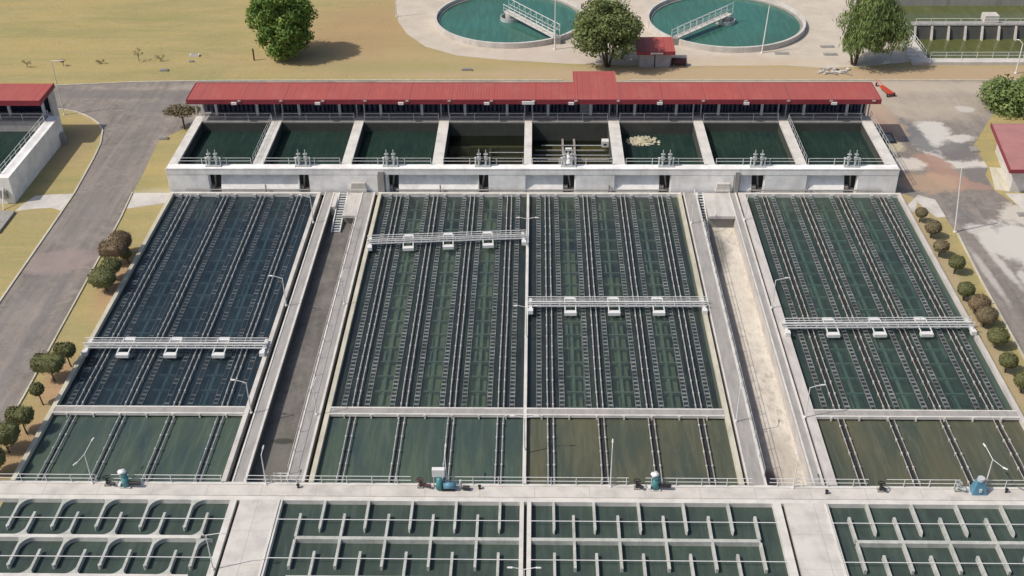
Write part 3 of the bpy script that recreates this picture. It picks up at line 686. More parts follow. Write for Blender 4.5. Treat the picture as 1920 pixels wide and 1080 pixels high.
# ================================================================== travelling bridges
def bridge(label, x, y, length, rot, boxes):
    t = thing('travelling_bridge', label, 'bridge', (0, 0, 0), 'travelling sludge bridges')
    L = length
    b_ = MB()
    for yy in (-.42, .42): b_.box(0, L, yy - .06, yy + .06, .28, .40)
    for i in range(0, 19): xx = .3 + i * (L - .6) / 18; b_.box(xx - .03, xx + .03, -.369, .369, .28, .36)
    b_.build('girder', 'paint_white', t)
    MB().box(0, L, -.16, .16, .365, .40).build('deck', 'launder_grey', t)
    for yy in (-.44, .44):
        r_ = MB()
        for zz in (.62, .90): r_.cyl((0, yy, zz), (L, yy, zz), .038, 6)
        for i in range(12): xx = L * i / 11; r_.cyl((xx, yy, .4), (xx, yy, .90), .026, 6)
        r_.build('handrail', 'paint_white', t)
    for k, bx in enumerate(boxes):
        for s_ in (-1, 1):
            w_ = .62 if s_ < 0 else .5
            MB().box(bx - w_, bx + w_, s_ * 1.28 - .26, s_ * 1.28 + .26, -.12 if s_ < 0 else .0, .22).build('pump_box', 'paint_white', t)
        f = MB()
        for dx in (-.55, .55): f.box(bx + dx - .05, bx + dx + .05, -1.2, 1.2, .225, .29)
        f.build('hanger', 'paint_white', t)
    for xx in (.05, L - .55):
        MB().box(xx, xx + .5, -1.45, -.9, .0, .42).box(xx + .1, xx + .4, -.9, 1.1, .02, .30).build('end_carriage', 'paint_white', t)
        w_ = MB(); 
        for yy in (-1.2, 1.0): w_.cyl((xx + .18, yy, .12), (xx + .32, yy, .12), .13, 10)
        w_.build('wheel', 'dark_metal', t)
    t.location = (x, y, .02); t.rotation_euler = (0, 0, rot)
    return t
bridge('white travelling bridge spanning the leftmost settling tank', -44.5, 91.05, 18.1, .004, [4.05, 8.75, 13.5])
bridge('white travelling bridge set askew across the upper middle left tank', -18.95, 111.0, 17.95, R(4.2), [4.6, 9.1, 13.6])
bridge('white travelling bridge across the middle right tank', -.75, 98.6, 18.5, .006, [4.4, 8.9, 13.5])
bridge('white travelling bridge spanning the rightmost settling tank', 24.9, 94.85, 19.1, .018, [4.85, 9.5, 14.15])

# ================================================================== filter house
ZF = 3.0
fb = thing('filter_house', 'long filter house with eight open basins under a red roofed gallery', 'building', (-.6, 131, -.5))
DIV = [(-44.95, -43.85), (-34.6, -33.3), (-23.7, -22.5), (-12.6, -11.3), (-1.4, -.45), (9.5, 10.9), (20.6, 21.8), (31.7, 32.9), (42.45, 43.75)]
for a, b_ in DIV: MB().box(a, b_, 125.0, 138.9, -.6, ZF).build('basin_wall', 'conc_paint', fb)
# front deck coping and rear deck
MB().box(-44.95, 43.75, 123.72, 125.0, ZF - .78, ZF).box(-44.99, 43.79, 123.69, 123.8, ZF - .08, ZF + .05).build('front_deck', 'conc_bright', fb)
for i in range(8):
    a, b_ = DIV[i][1], DIV[i + 1][0]
    MB().box(a, b_, 137.25, 138.9, ZF - .5, ZF - .03).box(a + .02, b_ - .02, 137.6, 138.9, -.6, ZF - .5).build('rear_deck', 'conc_walk', fb)
    MB().box(a, b_, 125.0, 137.6, -.9, -.6).build('basin_floor', 'conc_inner', fb)
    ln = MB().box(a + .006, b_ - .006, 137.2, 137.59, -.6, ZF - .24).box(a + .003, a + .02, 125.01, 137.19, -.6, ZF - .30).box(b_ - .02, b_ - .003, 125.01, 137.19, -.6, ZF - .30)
    ln.build('shade_algae_skin', 'basin_algae_shade', fb)  # thin dark skins over the inner walls: algae plus painted shade
    # two faint under-water lateral lines on the floor of every basin
# front wall with recessed panels and dark chambers
valve_x = [-39.25, -28.3, -17.6, -6.4, 4.0, 15.8, 26.85, 38.1]
segs = []
def seg(a, b_, kind): segs.append((a, b_, kind))
edges = [(-44.95, 'plain'), (-39.95, 'open'), (-38.55, 'panel'), (-29.0, 'open'), (-27.6, 'plain'), (-19.25, 'dark'), (-18.25, 'plain'), (-18.0, 'open'), (-16.7, 'panel'), (-7.0, 'open'), (-5.7, 'plain'),
         (-1.2, 'panel'), (3.4, 'open'), (4.9, 'plain'), (9.6, 'panel'), (15.1, 'open'), (16.5, 'plain'), (24.0, 'dark'), (24.8, 'panel'), (26.3, 'open'), (27.8, 'plain'), (32.8, 'panel'), (37.5, 'open'), (39.0, 'plain'), (43.75, None)]
for (a, k), (b_, _) in zip(edges, edges[1:]):
    if k == 'plain':
        MB().box(a, b_, 123.75, 124.98, -.6, ZF - .79).build('front_wall', 'conc_bright', fb)
    elif k == 'panel':
        MB().profile_x([(123.80, -.6), (124.98, -.6), (124.98, ZF - .79), (124.80, ZF - .90), (123.80, .1)], a, b_).build('recessed_panel', 'conc_bright', fb)
    elif k == 'dark':
        MB().box(a, b_, 123.74, 124.98, -.6, ZF - .79).box(a + .15, b_ - .15, 123.45, 123.719, -.2, ZF - .3).build('cabinet', 'conc_stained', fb)
    else:
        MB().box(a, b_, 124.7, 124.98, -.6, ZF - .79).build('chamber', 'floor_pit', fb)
        sg = 1 if a > 0 else -1; MB().cyl((a + .7 + sg * .2, 124.69, .2), (a + .7 - sg * .1, 124.2, 2.1), .11, 10).box(a + .1, a + .55, 124.0, 124.6, -.5, .5).box(a + .62, b_ - .05, 124.3, 124.6, -.5, .1).build('chamber_pipe', 'conc_grey', fb)
        MB().profile_x([(123.82, -.55), (124.3, -.55), (124.3, ZF - .8), (123.95, ZF - .8)], b_ - .14 if a > 0 else a, b_ if a > 0 else a + .14).build('chamber_cheek', 'conc_bright', fb)
# drain pipe in front of the wall foot
for a, b_, in ((-42.9, -27.6), (-17.0, 16.0), (26.0, 42.0)):
    MB().cyl((a, 123.55, .24), (b_, 123.55, .24), .09, 8).build('drain_pipe', 'conc_stained', fb)
for x in (-33.0, -11.6, 9.0, 33.0): MB().cyl((x, 123.58, -.3), (x, 123.58, .9), .09, 8).build('vent_pipe', 'conc_grey', fb)
# steps beside the openings at the aisle heads
for x0, x1 in ((-22.6, -20.6), (21.9, 23.7)):
    st = MB()
    for i in range(4): st.box(x0, x1, 123.4 + .0 - i * .0, 123.745, .0 + i * .0, .3) if i == 0 else st.box(x0 + .05 * i, x1 - .05 * i, 123.5, 123.742, .3 * i, .3 * i + .26)
    st.build('step_block', 'conc_white', fb)
# gallery
GY0, GY1 = 138.9, 141.9
MB().box(-44.6, 43.6, GY1 - .25, GY1, -.6, 6.0).build('rear_wall', 'conc_paint', fb)
for x in (-44.6, 43.35): MB().box(x, x + .25, 140.1, GY1 - .25, -.6, 6.0).build('end_wall', 'conc_paint', fb)
MB().box(-44.35, 43.35, GY0, GY1 - .25, 2.4, 2.96).build('gallery_floor', 'conc_walk', fb)
MB().box(-44.35, 43.35, 140.3, 140.42, 2.97, 5.9).build('glazing', 'glass_dark', fb)
cols = [-42.3, -36.85, -31.3, -25.9, -20.45, -15.0, -9.3, -3.75, 1.65, 7.25, 13.05, 18.5, 24.05, 29.7, 35.2, 40.8]
bl = MB(); x = -44.2; rr = random.Random(2)
while x < 43.2:
    wd = rr.uniform(.35, .8); bl.box(x, x + wd * .55, 140.20, 140.285, 2.98, 5.9); x += wd
bl.build('mullion', 'blind', fb)
for x in cols: MB().box(x - .17, x + .17, 139.2, 139.5, 2.96, 6.0).build('column', 'paint_white', fb)
for i, (a, b_) in enumerate(DIV):
    xm = (a + b_) / 2
    for s_ in (-.5, .5): MB().box(xm + s_ - .08, xm + s_ + .08, 139.0, 139.16, 2.96, 6.0).build('door_post', 'galv', fb)
MB().box(5.9, 7.6, 139.95, 140.1, 2.96, 5.4).build('door', 'door_grey', fb)
# roof : low single slope, deep fascia
XL, XR = -45.3, 44.3
ro = MB().profile_x([(136.9, 6.02), (136.9, 6.20), (142.1, 6.30), (142.1, 6.12)], XL, XR)
ro.profile_x([(142.1, 6.12), (142.1, 6.30), (145.9, 6.37), (145.9, 6.19)], 5.0, 10.7)
roof = ro.build('roof', 'roof_red', fb)
fa = MB().box(XL - .03, XR + .03, 136.80, 136.895, 5.62, 6.25)
for x in (XL - .06, XR - .06): fa.profile_x([(136.9, 5.62), (136.9, 6.25), (142.1, 6.35), (142.1, 5.75)], x, x + .1)
fa.box(XL, 5.0, 142.11, 142.18, 5.9, 6.35).box(10.7, XR, 142.11, 142.18, 5.9, 6.35).build('fascia', 'fascia_red', roof)
MB().box(5.2, 10.5, 142.0, 145.6, -.6, 6.1).build('rear_annex', 'conc_paint', fb)
sc_ = MB()
for i in range(16):
    x = -38.4 + i * 5.45; sc_.box(x - .2, x + .2, 136.72, 136.79, 6.0, 6.2)
sc_.build('scupper', 'conc_pink', roof)
for x in (-39.1, -28.2, -17.4, -6.3, 4.6, 16.0, 27.1, 38.3):
    MB().box(x - .35, x + .35, 136.58, 136.79, 5.62, 5.92).build('wall_light', 'paint_white', fb)
MB().box(-1.75, -.15, 136.6, 136.79, 5.66, 6.05).build('sign_board', 'paint_white', fb)
# water of the basins
ZW = [1.55] * 8; ZW[3] = .95; ZW[4] = .25; ZW[5] = 1.15
for i in range(8):
    a, b_ = DIV[i][1], DIV[i + 1][0]
    mt = 'water_clear' if i in (3, 4) else 'water_filter'
    struct(MB().add([(a, 125.0, ZW[i]), (b_, 125.0, ZW[i]), (b_, 137.6, ZW[i]), (a, 137.6, ZW[i])], [(0, 1, 2, 3)]).build('water', mt),
           '%s water in the %s filter basin from the left' % ('shallow black' if i == 4 else 'dark green', ['first', 'second', 'third', 'fourth', 'fifth', 'sixth', 'seventh', 'eighth'][i]))
# laterals under the clear water and in the drained basin
for i in (3, 4):
    a, b_ = DIV[i][1], DIV[i + 1][0]; m_ = MB(); xm = (a + b_) / 2 - .2; zt = ZW[i]
    for s_ in (-.75, .75): m_.box(xm + s_ - .13, xm + s_ + .13, 125.1, 135.6 + (2.0 if i == 4 else -1), -.6, zt + (.25 if i == 4 else -.25))
    for y in (128.6, 131.5, 134.2): m_.box(a + .4, b_ - .1, y - .09, y + .09, -.5, zt - .18 + (.3 if i == 4 and y > 130 else 0))
    m_.build('lateral_beam', 'conc_stained', fb)
tag(MB().cyl((.8, 135.0, .62), (9.48, 135.0, .62), .07, 8).build('pipe', 'galv'), 'thin grey pipe lying across the far half of the drained fifth basin', 'pipe')
tag(MB().cyl((-.44, 132.2, .62), (9.48, 132.2, .62), .06, 8).build('pipe', 'galv'), 'thin grey pipe lying across the middle of the drained fifth basin', 'pipe')
tag(MB().cyl((2.05 - 8, 132.2, 1.0), (-1.42, 132.2, 1.0), .05, 8).build('pipe', 'galv'), 'thin grey pipe across the fourth basin', 'pipe')
pm = thing('pump', 'pale cleaning pump standing between two beams in the drained basin', 'pump', (4.2, 131.0, .3))
MB().box(3.85, 4.6, 128.6, 131.6, .3, .7).build('skid', 'galv', pm)
MB().cyl((4.2, 128.9, .95), (4.2, 130.2, .95), .32, 14).build('motor', 'paint_white', pm, True)
MB().cyl((4.2, 130.4, 1.0), (4.2, 131.3, 1.0), .26, 14).build('motor', 'paint_white', pm, True)
MB().cyl((4.2, 131.2, .7), (4.2, 131.2, 1.9), .16, 12).box(3.8, 4.6, 131.0, 131.4, 1.85, 2.1).build('valve', 'paint_white', pm)
bx = thing('float_box', 'white box with a dark mark hanging at the right wall of the drained basin', 'box', (9.0, 134.4, 1.0))
MB().box(8.55, 9.45, 133.9, 134.8, .9, 1.7).build('housing', 'paint_white', bx); MB().box(8.8, 9.15, 133.87, 133.9, 1.2, 1.4).build('mark', 'dark_metal', bx)
fo = MB(); rr = random.Random(9)
for i in range(230):
    a_ = rr.uniform(0, 6.28); q_ = math.sqrt(rr.random()); x_ = 13.75 + 1.95 * q_ * math.cos(a_) + (.5 if rr.random() < .12 else 0) * rr.uniform(0, 4); y_ = 135.2 + 1.5 * q_ * math.sin(a_)
    rd = rr.uniform(.10, .34) * (1.15 - .6 * q_); z_ = 1.155 + .00035 * i
    k_ = rr.randint(7, 10); ph_ = rr.uniform(0, 6)
    fo.add([(x_ + rd * rr.uniform(.7, 1.2) * math.cos(ph_ + 6.2832 * n_ / k_), y_ + rd * rr.uniform(.7, 1.2) * math.sin(ph_ + 6.2832 * n_ / k_), z_) for n_ in range(k_)], [tuple(range(k_))])
tag(fo.build('foam_patch', 'foam_cream'), 'ragged cream foam patch floating in the sixth filter basin', 'foam')

# railings of the filter house
for i in range(8):
    a, b_ = DIV[i][1], DIV[i + 1][0]; o_ = ['first', 'second', 'third', 'fourth', 'fifth', 'sixth', 'seventh', 'eighth'][i]
    railing('white rail along the front of the %s filter basin from the left' % o_, (a + .1, 124.85), (b_ - .1, 124.85), ZF, .9, (.5, .9), 2.6, .026, 'front rails of the filter basins')
    railing('white rail along the rear deck of the %s filter basin from the left' % o_, (a + .1, 137.5), (b_ - .1, 137.5), ZF, 1.0, (.5, 1.0), 2.7, .03, 'rear rails of the filter basins')
railing('rail along the left edge of the divider left of the last basin', (32.85, 125.3), (32.85, 137.3), ZF, .95, (.5, .95), 1.5, .028, 'side rails of the filter basins', 'galv')
railing('rail along the divider between the first two basins', (-34.55, 125.3), (-34.55, 137.3), ZF, .95, (.5, .95), 1.5, .028, 'side rails of the filter basins', 'galv')
railing('rail along the outer right wall of the filter house', (43.7, 125.3), (43.7, 138.3), ZF, .95, (.5, .95), 1.5, .03, 'side rails of the filter basins', 'galv')

# valve stands, pairs of spindles
def valve_stand():
    t = thing('valve_stand', 'v', 'valve stand', (0, 0, 0), 'valve stands on the front deck')
    MB().box(-.95, .95, -.28, .28, 0, .16).build('base_plate', 'galv', t)
    for s_ in (-.42, .42):
        MB().cyl((s_, 0, .16), (s_, 0, .95), .13, 10).build('pedestal', 'galv', t)
        MB().cyl((s_, 0, .95), (s_, 0, 2.2), .055, 8).build('spindle', 'pipe_collar', t)
        w_ = MB().box(s_ - .22, s_ + .22, -.14, .14, .95, 1.3)
        w_.ring(s_, 0, .20, .26, 1.62, 1.68, 16).box(s_ - .22, s_ + .22, -.03, .03, 1.63, 1.67)
        w_.build('handwheel', 'pipe_collar', t)
    for s_ in (-.85, .85):
        MB().cyl((s_, .1, .16), (s_, .1, 1.0), .07, 8).box(s_ - .12, s_ + .12, 0, .2, .95, 1.15).build('indicator', 'paint_white', t)
    return t
vs = valve_stand()
names8 = ['first', 'second', 'third', 'fourth', 'fifth', 'sixth', 'seventh', 'eighth']
for i, x in enumerate(valve_x):
    o = vs if i == 0 else copy_tree(vs)
    o.location = (x, 124.45, ZF + .002); o['label'] = 'grey twin valve stand on the deck before the %s basin from the left' % names8[i]

# ---- second filter house at the far left, seen only by its corner
lb = thing('filter_house', 'white walled filter house corner with red roof at the left edge', 'building', (-75, 130, -.5))
MB().box(-100, -63.3, 121.3, 122.3, -.6, ZF).box(-64.7, -63.3, 122.3, 139.0, -.6, ZF).build('basin_wall', 'conc_bright', lb)
MB().box(-100, -64.7, 137.3, 139.0, -.6, ZF - .03).build('rear_deck', 'conc_walk', lb)
MB().box(-100, -64.7, 122.3, 137.3, -.9, -.6).build('basin_floor', 'conc_inner', lb)
MB().box(-100, -64.6, 141.6, 141.9, -.6, 6.0).box(-64.85, -64.6, 140.2, 141.6, -.6, 6).build('rear_wall', 'conc_paint', lb)
MB().box(-100, -64.85, 140.3, 140.42, 2.97, 5.9).build('glazing', 'glass_dark', lb)
MB().box(-100, -64.86, 139.0, 141.6, 2.4, 2.96).build('gallery_floor', 'conc_walk', lb)
for x in (-75.5, -70.0, -65.4): MB().box(x - .17, x + .17, 139.2, 139.5, 2.96, 6.0).build('column', 'paint_white', lb)
lr = MB().profile_x([(136.6, 6.02), (136.6, 6.20), (142.0, 6.30), (142.0, 6.12)], -100, -64.4).build('roof', 'roof_red', lb)
MB().box(-100, -64.37, 136.5, 136.595, 5.55, 6.25).profile_x([(136.6, 5.55), (136.6, 6.25), (142.0, 6.35), (142.0, 5.75)], -64.45, -64.35).build('fascia', 'fascia_red', lr)
MB().box(-63.45, -62.7, 137.4, 138.2, -.5, 1.0).build('side_chamber', 'conc_stained', lb)
struct(MB().add([(-100, 122.3, 1.5), (-64.7, 122.3, 1.5), (-64.7, 137.3, 1.5), (-100, 137.3, 1.5)], [(0, 1, 2, 3)]).build('water', 'water_filter'), 'dark water of the filter basin at the left edge')
railing('white rail along the right side of the left filter basin', (-64.6, 122.4), (-64.6, 138.6), ZF, .95, (.5, .95), 1.5, .035, 'side rails of the left filter house')
railing('white rail along the front of the left filter basin', (-99, 122.2), (-64.8, 122.2), ZF, .95, (.5, .95), 2.5, .035, 'side rails of the left filter house')
railing('white rail along the rear deck of the left filter basin', (-99, 137.5), (-64.8, 137.5), ZF, .95, (.5, .95), 2.7, .035, 'side rails of the left filter house')
MB().box(-100, -63.6, 119.6, 121.28, -1.4, -.9).build('lower_channel', 'floor_pit', lb)
MB().box(-100, -62.4, 114, 119.0, -.49, -.2).build('lower_wall', 'conc_stained', lb)
st = MB().box(-64.8, -63.9, 121.0, 121.28, .3, 1.4).build('junction_box', 'conc_grey', lb)
pl = MB().cyl((-64.1, 119.6, -.5), (-64.3, 121.25, 1.6), .07, 8).build('drain_pipe', 'paint_white', lb)

# ================================================================== round clarifiers
def clarifier(cx, cy, r, end, label, side):
    t = thing('clarifier', label, 'tank', (cx, cy, G), 'round clarifiers')
    MB().ring(cx, cy, r, r + .42, G, .40).build('rim_wall', 'conc_white', t)
    MB().ring(cx, cy, r - .45, r, -.9, -.15).build('launder_ring', 'conc_grey', t)
    MB().disc(cx, cy, r, -1.6).build('tank_floor', 'conc_inner', t)
    MB().cyl((cx, cy, -1.5), (cx, cy, .9), .75, 20).build('centre_pier', 'conc_pink', t)
    MB().ring(cx, cy, 1.45, 1.6, -.6, .3, 40).build('feed_ring', 'galv', t)
    a = Vector((cx, cy, 1.0)); e = Vector((end[0], end[1], .6)); d_ = (e - a).normalized(); a = a - d_ * 1.0; n_ = Vector((-d_.y, d_.x, 0)).normalized(); L = (e - a).length
    e = e + d_ * .6; L += .6
    dk = MB(); v = [a + n_ * .55, a - n_ * .55, e - n_ * .55, e + n_ * .55]
    dk.add([tuple(p) for p in v] + [tuple(p - Vector((0, 0, .22))) for p in v], [(0, 1, 2, 3), (7, 6, 5, 4), (0, 4, 5, 1), (1, 5, 6, 2), (2, 6, 7, 3), (3, 7, 4, 0)])
    br = dk.build('bridge', 'conc_white', t)
    for s_ in (-1, 1):
        m_ = MB(); off = n_ * .55 * s_; H = 1.9 if s_ == side else 1.1
        m_.cyl(a + off + Vector((0, 0, H)), e + off + Vector((0, 0, H)), .05, 6); m_.cyl(a + off + Vector((0, 0, H * .5)), e + off + Vector((0, 0, H * .5)), .03, 6)
        k = 9
        for i in range(k + 1):
            p = a + (e - a) * i / k + off; m_.cyl(p, p + Vector((0, 0, H + .1)), .04, 6)
            if i < k and s_ == side: m_.cyl(p, a + (e - a) * (i + 1) / k + off + Vector((0, 0, H)), .03, 6)
        m_.build('handrail', 'paint_white', br)
    MB().box(e.x - .6, e.x + .6, e.y - .5, e.y + .5, G, .6).build('drive_unit', 'conc_grey', t)
    wt = MB().disc(cx, cy, r, -.32).build('water', 'water_teal')
    struct(wt, 'teal water of the ' + label.split(' with ')[0])
    return t
clarifier(-4.3, 184.0, 12.15, (3.0, 174.3), 'left round clarifier with a bridge reaching to its near right rim', 1)
clarifier(31.2, 182.5, 12.5, (22.3, 173.8), 'right round clarifier with a bridge reaching to its near left rim', 1)

# ---- kiosk
kx0, kx1, ky0, ky1 = 15.7, 20.3, 163.9, 167.3
concrete('kiosk_shaded', (.42, .41, .43), (.25, .23, .22), .3, .8)  # wall colour greyed to carry the shade of the kiosk front
ki = thing('kiosk', 'small white kiosk with a red roof between the two round clarifiers', 'kiosk', (18, 165.6, G))
MB().box(kx0, kx1, ky0, ky1, G, 2.1).build('wall', 'kiosk_shaded', ki)
MB().box(17.9, 18.05, ky0 - .03, ky0, G, 1.9).build('door', 'dark_metal', ki)
kr = MB().profile_x([(163.2, 2.1), (163.2, 2.25), (168.0, 2.75), (168.0, 2.1)], 15.1, 20.9).build('roof', 'roof_red', ki)
MB().box(15.08, 20.92, 163.08, 163.195, 1.8, 2.32).build('fascia', 'fascia_red', kr)
MB().box(17.2, 19.1, 163.0, 163.075, 1.93, 2.18).build('sign_board', 'conc_paint', ki)
tk = thing('lying_tank', 'dark brown tank lying on the ground right of the kiosk', 'tank', (21.6, 164.6, G))
MB().cyl((20.6, 164.8, .1), (22.8, 164.6, .1), .55, 16).build('shell', 'maroon', tk, True); MB().box(20.9, 21.1, 164.3, 165.1, G, -.1).box(22.1, 22.3, 164.3, 165.1, G, -.1).build('saddle', 'conc_grey', tk)

# ---- rectangular basins at the upper right
ub = thing('basin', 'rectangular concrete basins with olive water at the upper right corner', 'basin', (75, 180, G))
MB().box(57.0, 120, 164.6, 166.2, G, .0).build('front_coping', 'conc_white', ub)
MB().box(58.6, 59.6, 166.2, 200, G, .1).build('side_wall', 'conc_white', ub)
MB().profile_x([(174.9, -.6), (175.5, 1.7), (176.2, 1.7), (176.2, -.6)], 59.6, 120).build('middle_wall', 'conc_inner', ub)
MB().box(59.6, 120, 175.4, 176.9, 1.7, 1.85).build('middle_walkway', 'conc_walk', ub)
for i in range(9):
    x = 60.0 + i * 2.63; MB().profile_x([(174.2, -.6), (175.1, 1.65), (175.6, 1.65), (175.6, -.6)], x - .12, x + .12).build('buttress', 'conc_white', ub)
MB().box(59.6, 120, 188.6, 193.0, -.6, 1.6).build('rear_wall', 'conc_stained', ub)
MB().box(71.0, 73.2, 176.2, 178.0, 1.86, 3.0).build('gate_housing', 'conc_white', ub)
struct(MB().add([(59.6, 166.2, -.35), (120, 166.2, -.35), (120, 175.0, -.35), (59.6, 175.0, -.35)], [(0, 1, 2, 3)]).build('water', 'water_olive'), 'olive water of the near basin at the upper right')
struct(MB().add([(59.6, 176.2, .3), (120, 176.2, .3), (120, 188.7, .3), (59.6, 188.7, .3)], [(0, 1, 2, 3)]).build('water', 'water_olive'), 'olive water of the far basin at the upper right')
railing('white rail along the near coping of the upper right basin', (60, 166.1), (95, 166.1), 0, 1.0, (.5, 1.0), 2.2, .03, 'rails of the upper right basins')
railing('white rail on the walkway over the ribbed basin wall', (60, 175.5), (95, 175.5), 1.85, 1.0, (.5, 1.0), 2.2, .04, 'rails of the upper right basins')
railing('white rail on the left side wall of the upper right basin', (59.4, 166.5), (59.4, 188), .1, 1.0, (.5, 1.0), 1.6, .035, 'rails of the upper right basins')
uw = thing('stair', 'pale concrete stair block at the corner of the upper right basin', 'stairs', (57.8, 170, G))
m_ = MB()
for i in range(10): m_.box(57.0, 58.58, 166.3 + i * 1.3, 167.58 + i * 1.3, G, -.25 + i * .06)
m_.build('tread', 'conc_white', uw)

# ---- shed with dull red roof at the right edge
sh = thing('shed', 'white shed with a flat dull red roof at the right edge', 'building', (65, 130, G))
q = [(58.9, 136.6), (80, 136.6), (80, 123.6), (56.9, 123.6)]
MB().prism([(58.9 + .9, 135.6), (79, 135.6), (79, 124.6), (57.9, 124.6)], G, 2.75).build('wall', 'conc_paint', sh)
sr = MB().prism(q, 2.76, 3.02).build('roof', 'roof_dull', sh)
MB().prism([(56.82, 123.5), (80, 123.5), (80, 123.59), (56.88, 123.59)], 2.6, 3.08).prism([(58.8, 136.6), (56.8, 123.55), (56.89, 123.55), (58.89, 136.6)], 2.6, 3.08).build('fascia', 'fascia_red', sr)
MB().box(59.6, 60.6, 124.52, 124.598, G, 1.6).build('door', 'door_grey', sh)

# ================================================================== lamps
def lamp(label, x, y, h, arms, z=0.0, mat='paint_white', cat='lamp', group='lamp posts on the walkways', r=.05, lean=(0, 0)):
    t = thing('lamp_post', label, cat, (x, y, z), group)
    top = Vector((x + lean[0], y + lean[1], z + h))
    MB().cyl((x, y, z), tuple(top), r * 1.25, 8, r * .8).build('pole', mat, t)
    MB().cyl((x, y, z), (x, y, z + .12), r * 2.6, 8).build('base', mat, t)
    for ax, ay, az in arms:
        e = top + Vector((ax, ay, az))
        MB().cyl(tuple(top), tuple(e), r * .6, 6).build('arm', mat, t)
        d_ = Vector((ax, ay, 0)).normalized(); f = e + d_ * .4
        MB().cyl(tuple(e - Vector((0, 0, .02))), tuple(f - Vector((0, 0, .02))), .085, 8, .06).build('lamp_head', mat, t)
    return t
A1 = [(-1.0, .1, .25)]
lamp('single arm lamp post at the top right corner of the leftmost settling tank', -25.95, 115.9, 3.4, A1)
lamp('single arm lamp post halfway down the right wall of the leftmost settling tank', -25.95, 98.6, 3.4, A1)
lamp('single arm lamp post right of the cross wall of the leftmost settling tank', -25.95, 81.1, 3.5, A1)
A2 = [(.95, .1, .25)]
lamp('single arm lamp post at the top left corner of the rightmost settling tank', 24.5, 116.8, 3.3, A2)
lamp('single arm lamp post halfway down the left wall of the rightmost settling tank', 24.5, 98.5, 3.4, A2)
lamp('single arm lamp post left of the cross wall of the rightmost settling tank', 24.5, 80.9, 3.4, A2)
lamp('lamp post on the walk between the middle right tank and the sandy aisle', 18.2, 80.3, 3.7, [(.1, .6, .15)])
lamp('lamp post on the upper walk between the middle right tank and the sandy aisle', 18.2, 116.0, 3.7, [(.1, .6, .15)])
lamp('lamp post on the walk between the dark aisle and the middle left tank', -19.9, 80.9, 3.4, [(.1, .6, .15)])
lamp('lamp post on the upper walk between the dark aisle and the middle left tank', -19.9, 98.9, 3.4, [(.1, .6, .15)])
D2 = [(-.85, 0, .2), (.85, 0, .2)]
for y, lab in ((110.6, 'upper end of'), (93.2, 'middle of'), (76.3, 'lower end of')):
    lamp('double arm lamp post at the %s the wall between the two middle tanks' % lab, -.87, y, 3.6, D2)
lamp('double arm lamp post at the bottom of the picture between the middle flocculation tanks', -.73, 59.0, 3.6, D2)
lamp('double arm lamp post on the front walkway before the leftmost settling tank', -37.5, 71.65, 3.3, [(.25, 1.3, .35), (-.45, -.7, -.3)])
lamp('lamp post on the front walkway before the dark aisle', -22.7, 71.65, 3.3, [(.0, .7, .1)])
lamp('lamp post on the front walkway behind the white cabinet', -7.4, 71.65, 3.5, [(.0, .7, .2)])
lamp('tallest lamp post on the front walkway before the middle right tank', 6.4, 71.65, 4.3, [(.05, .6, .1)])
lamp('lamp post on the front walkway before the sandy aisle', 21.7, 71.65, 3.1, [(.0, .6, .1)])
lamp('double arm lamp post on the front walkway above the blue machine', 37.6, 71.65, 3.3, [(-.25, 1.2, .35), (.7, -.6, -.3)])
lamp('single arm lamp post beside the left roadway slab at the bottom', -24.95, 62.1, 3.7, [(1.2, .1, .15)])
lamp('tall plain pole beside the road at the right strip', 48.35, 114.9, 8.3, [], G, r=.085, group='tall poles', lean=(-.9, 0))
lamp('tall pole with a small arm on the grass island at the left', -66.2, 146.9, 8.0, [(1.3, 0, .1)], G, r=.07, group='tall poles')
lamp('tall pole standing before the left round clarifier', 3.0, 171.2, 7.8, [], G, r=.09, group='tall poles')
lamp('tall leaning pole standing before the right round clarifier', 35.1, 169.6, 7.6, [], G, r=.09, group='tall poles', lean=(.35, 0))
lamp('pole on the brown soil before the upper right basin', 71.4, 161.5, 4.6, [(-.5, .3, .5)], G, r=.09, group='tall poles')
lamp('thin pole on the lawn left of the clarifier apron', -23.4, 186.0, 6.5, [], G, r=.07, group='tall poles')

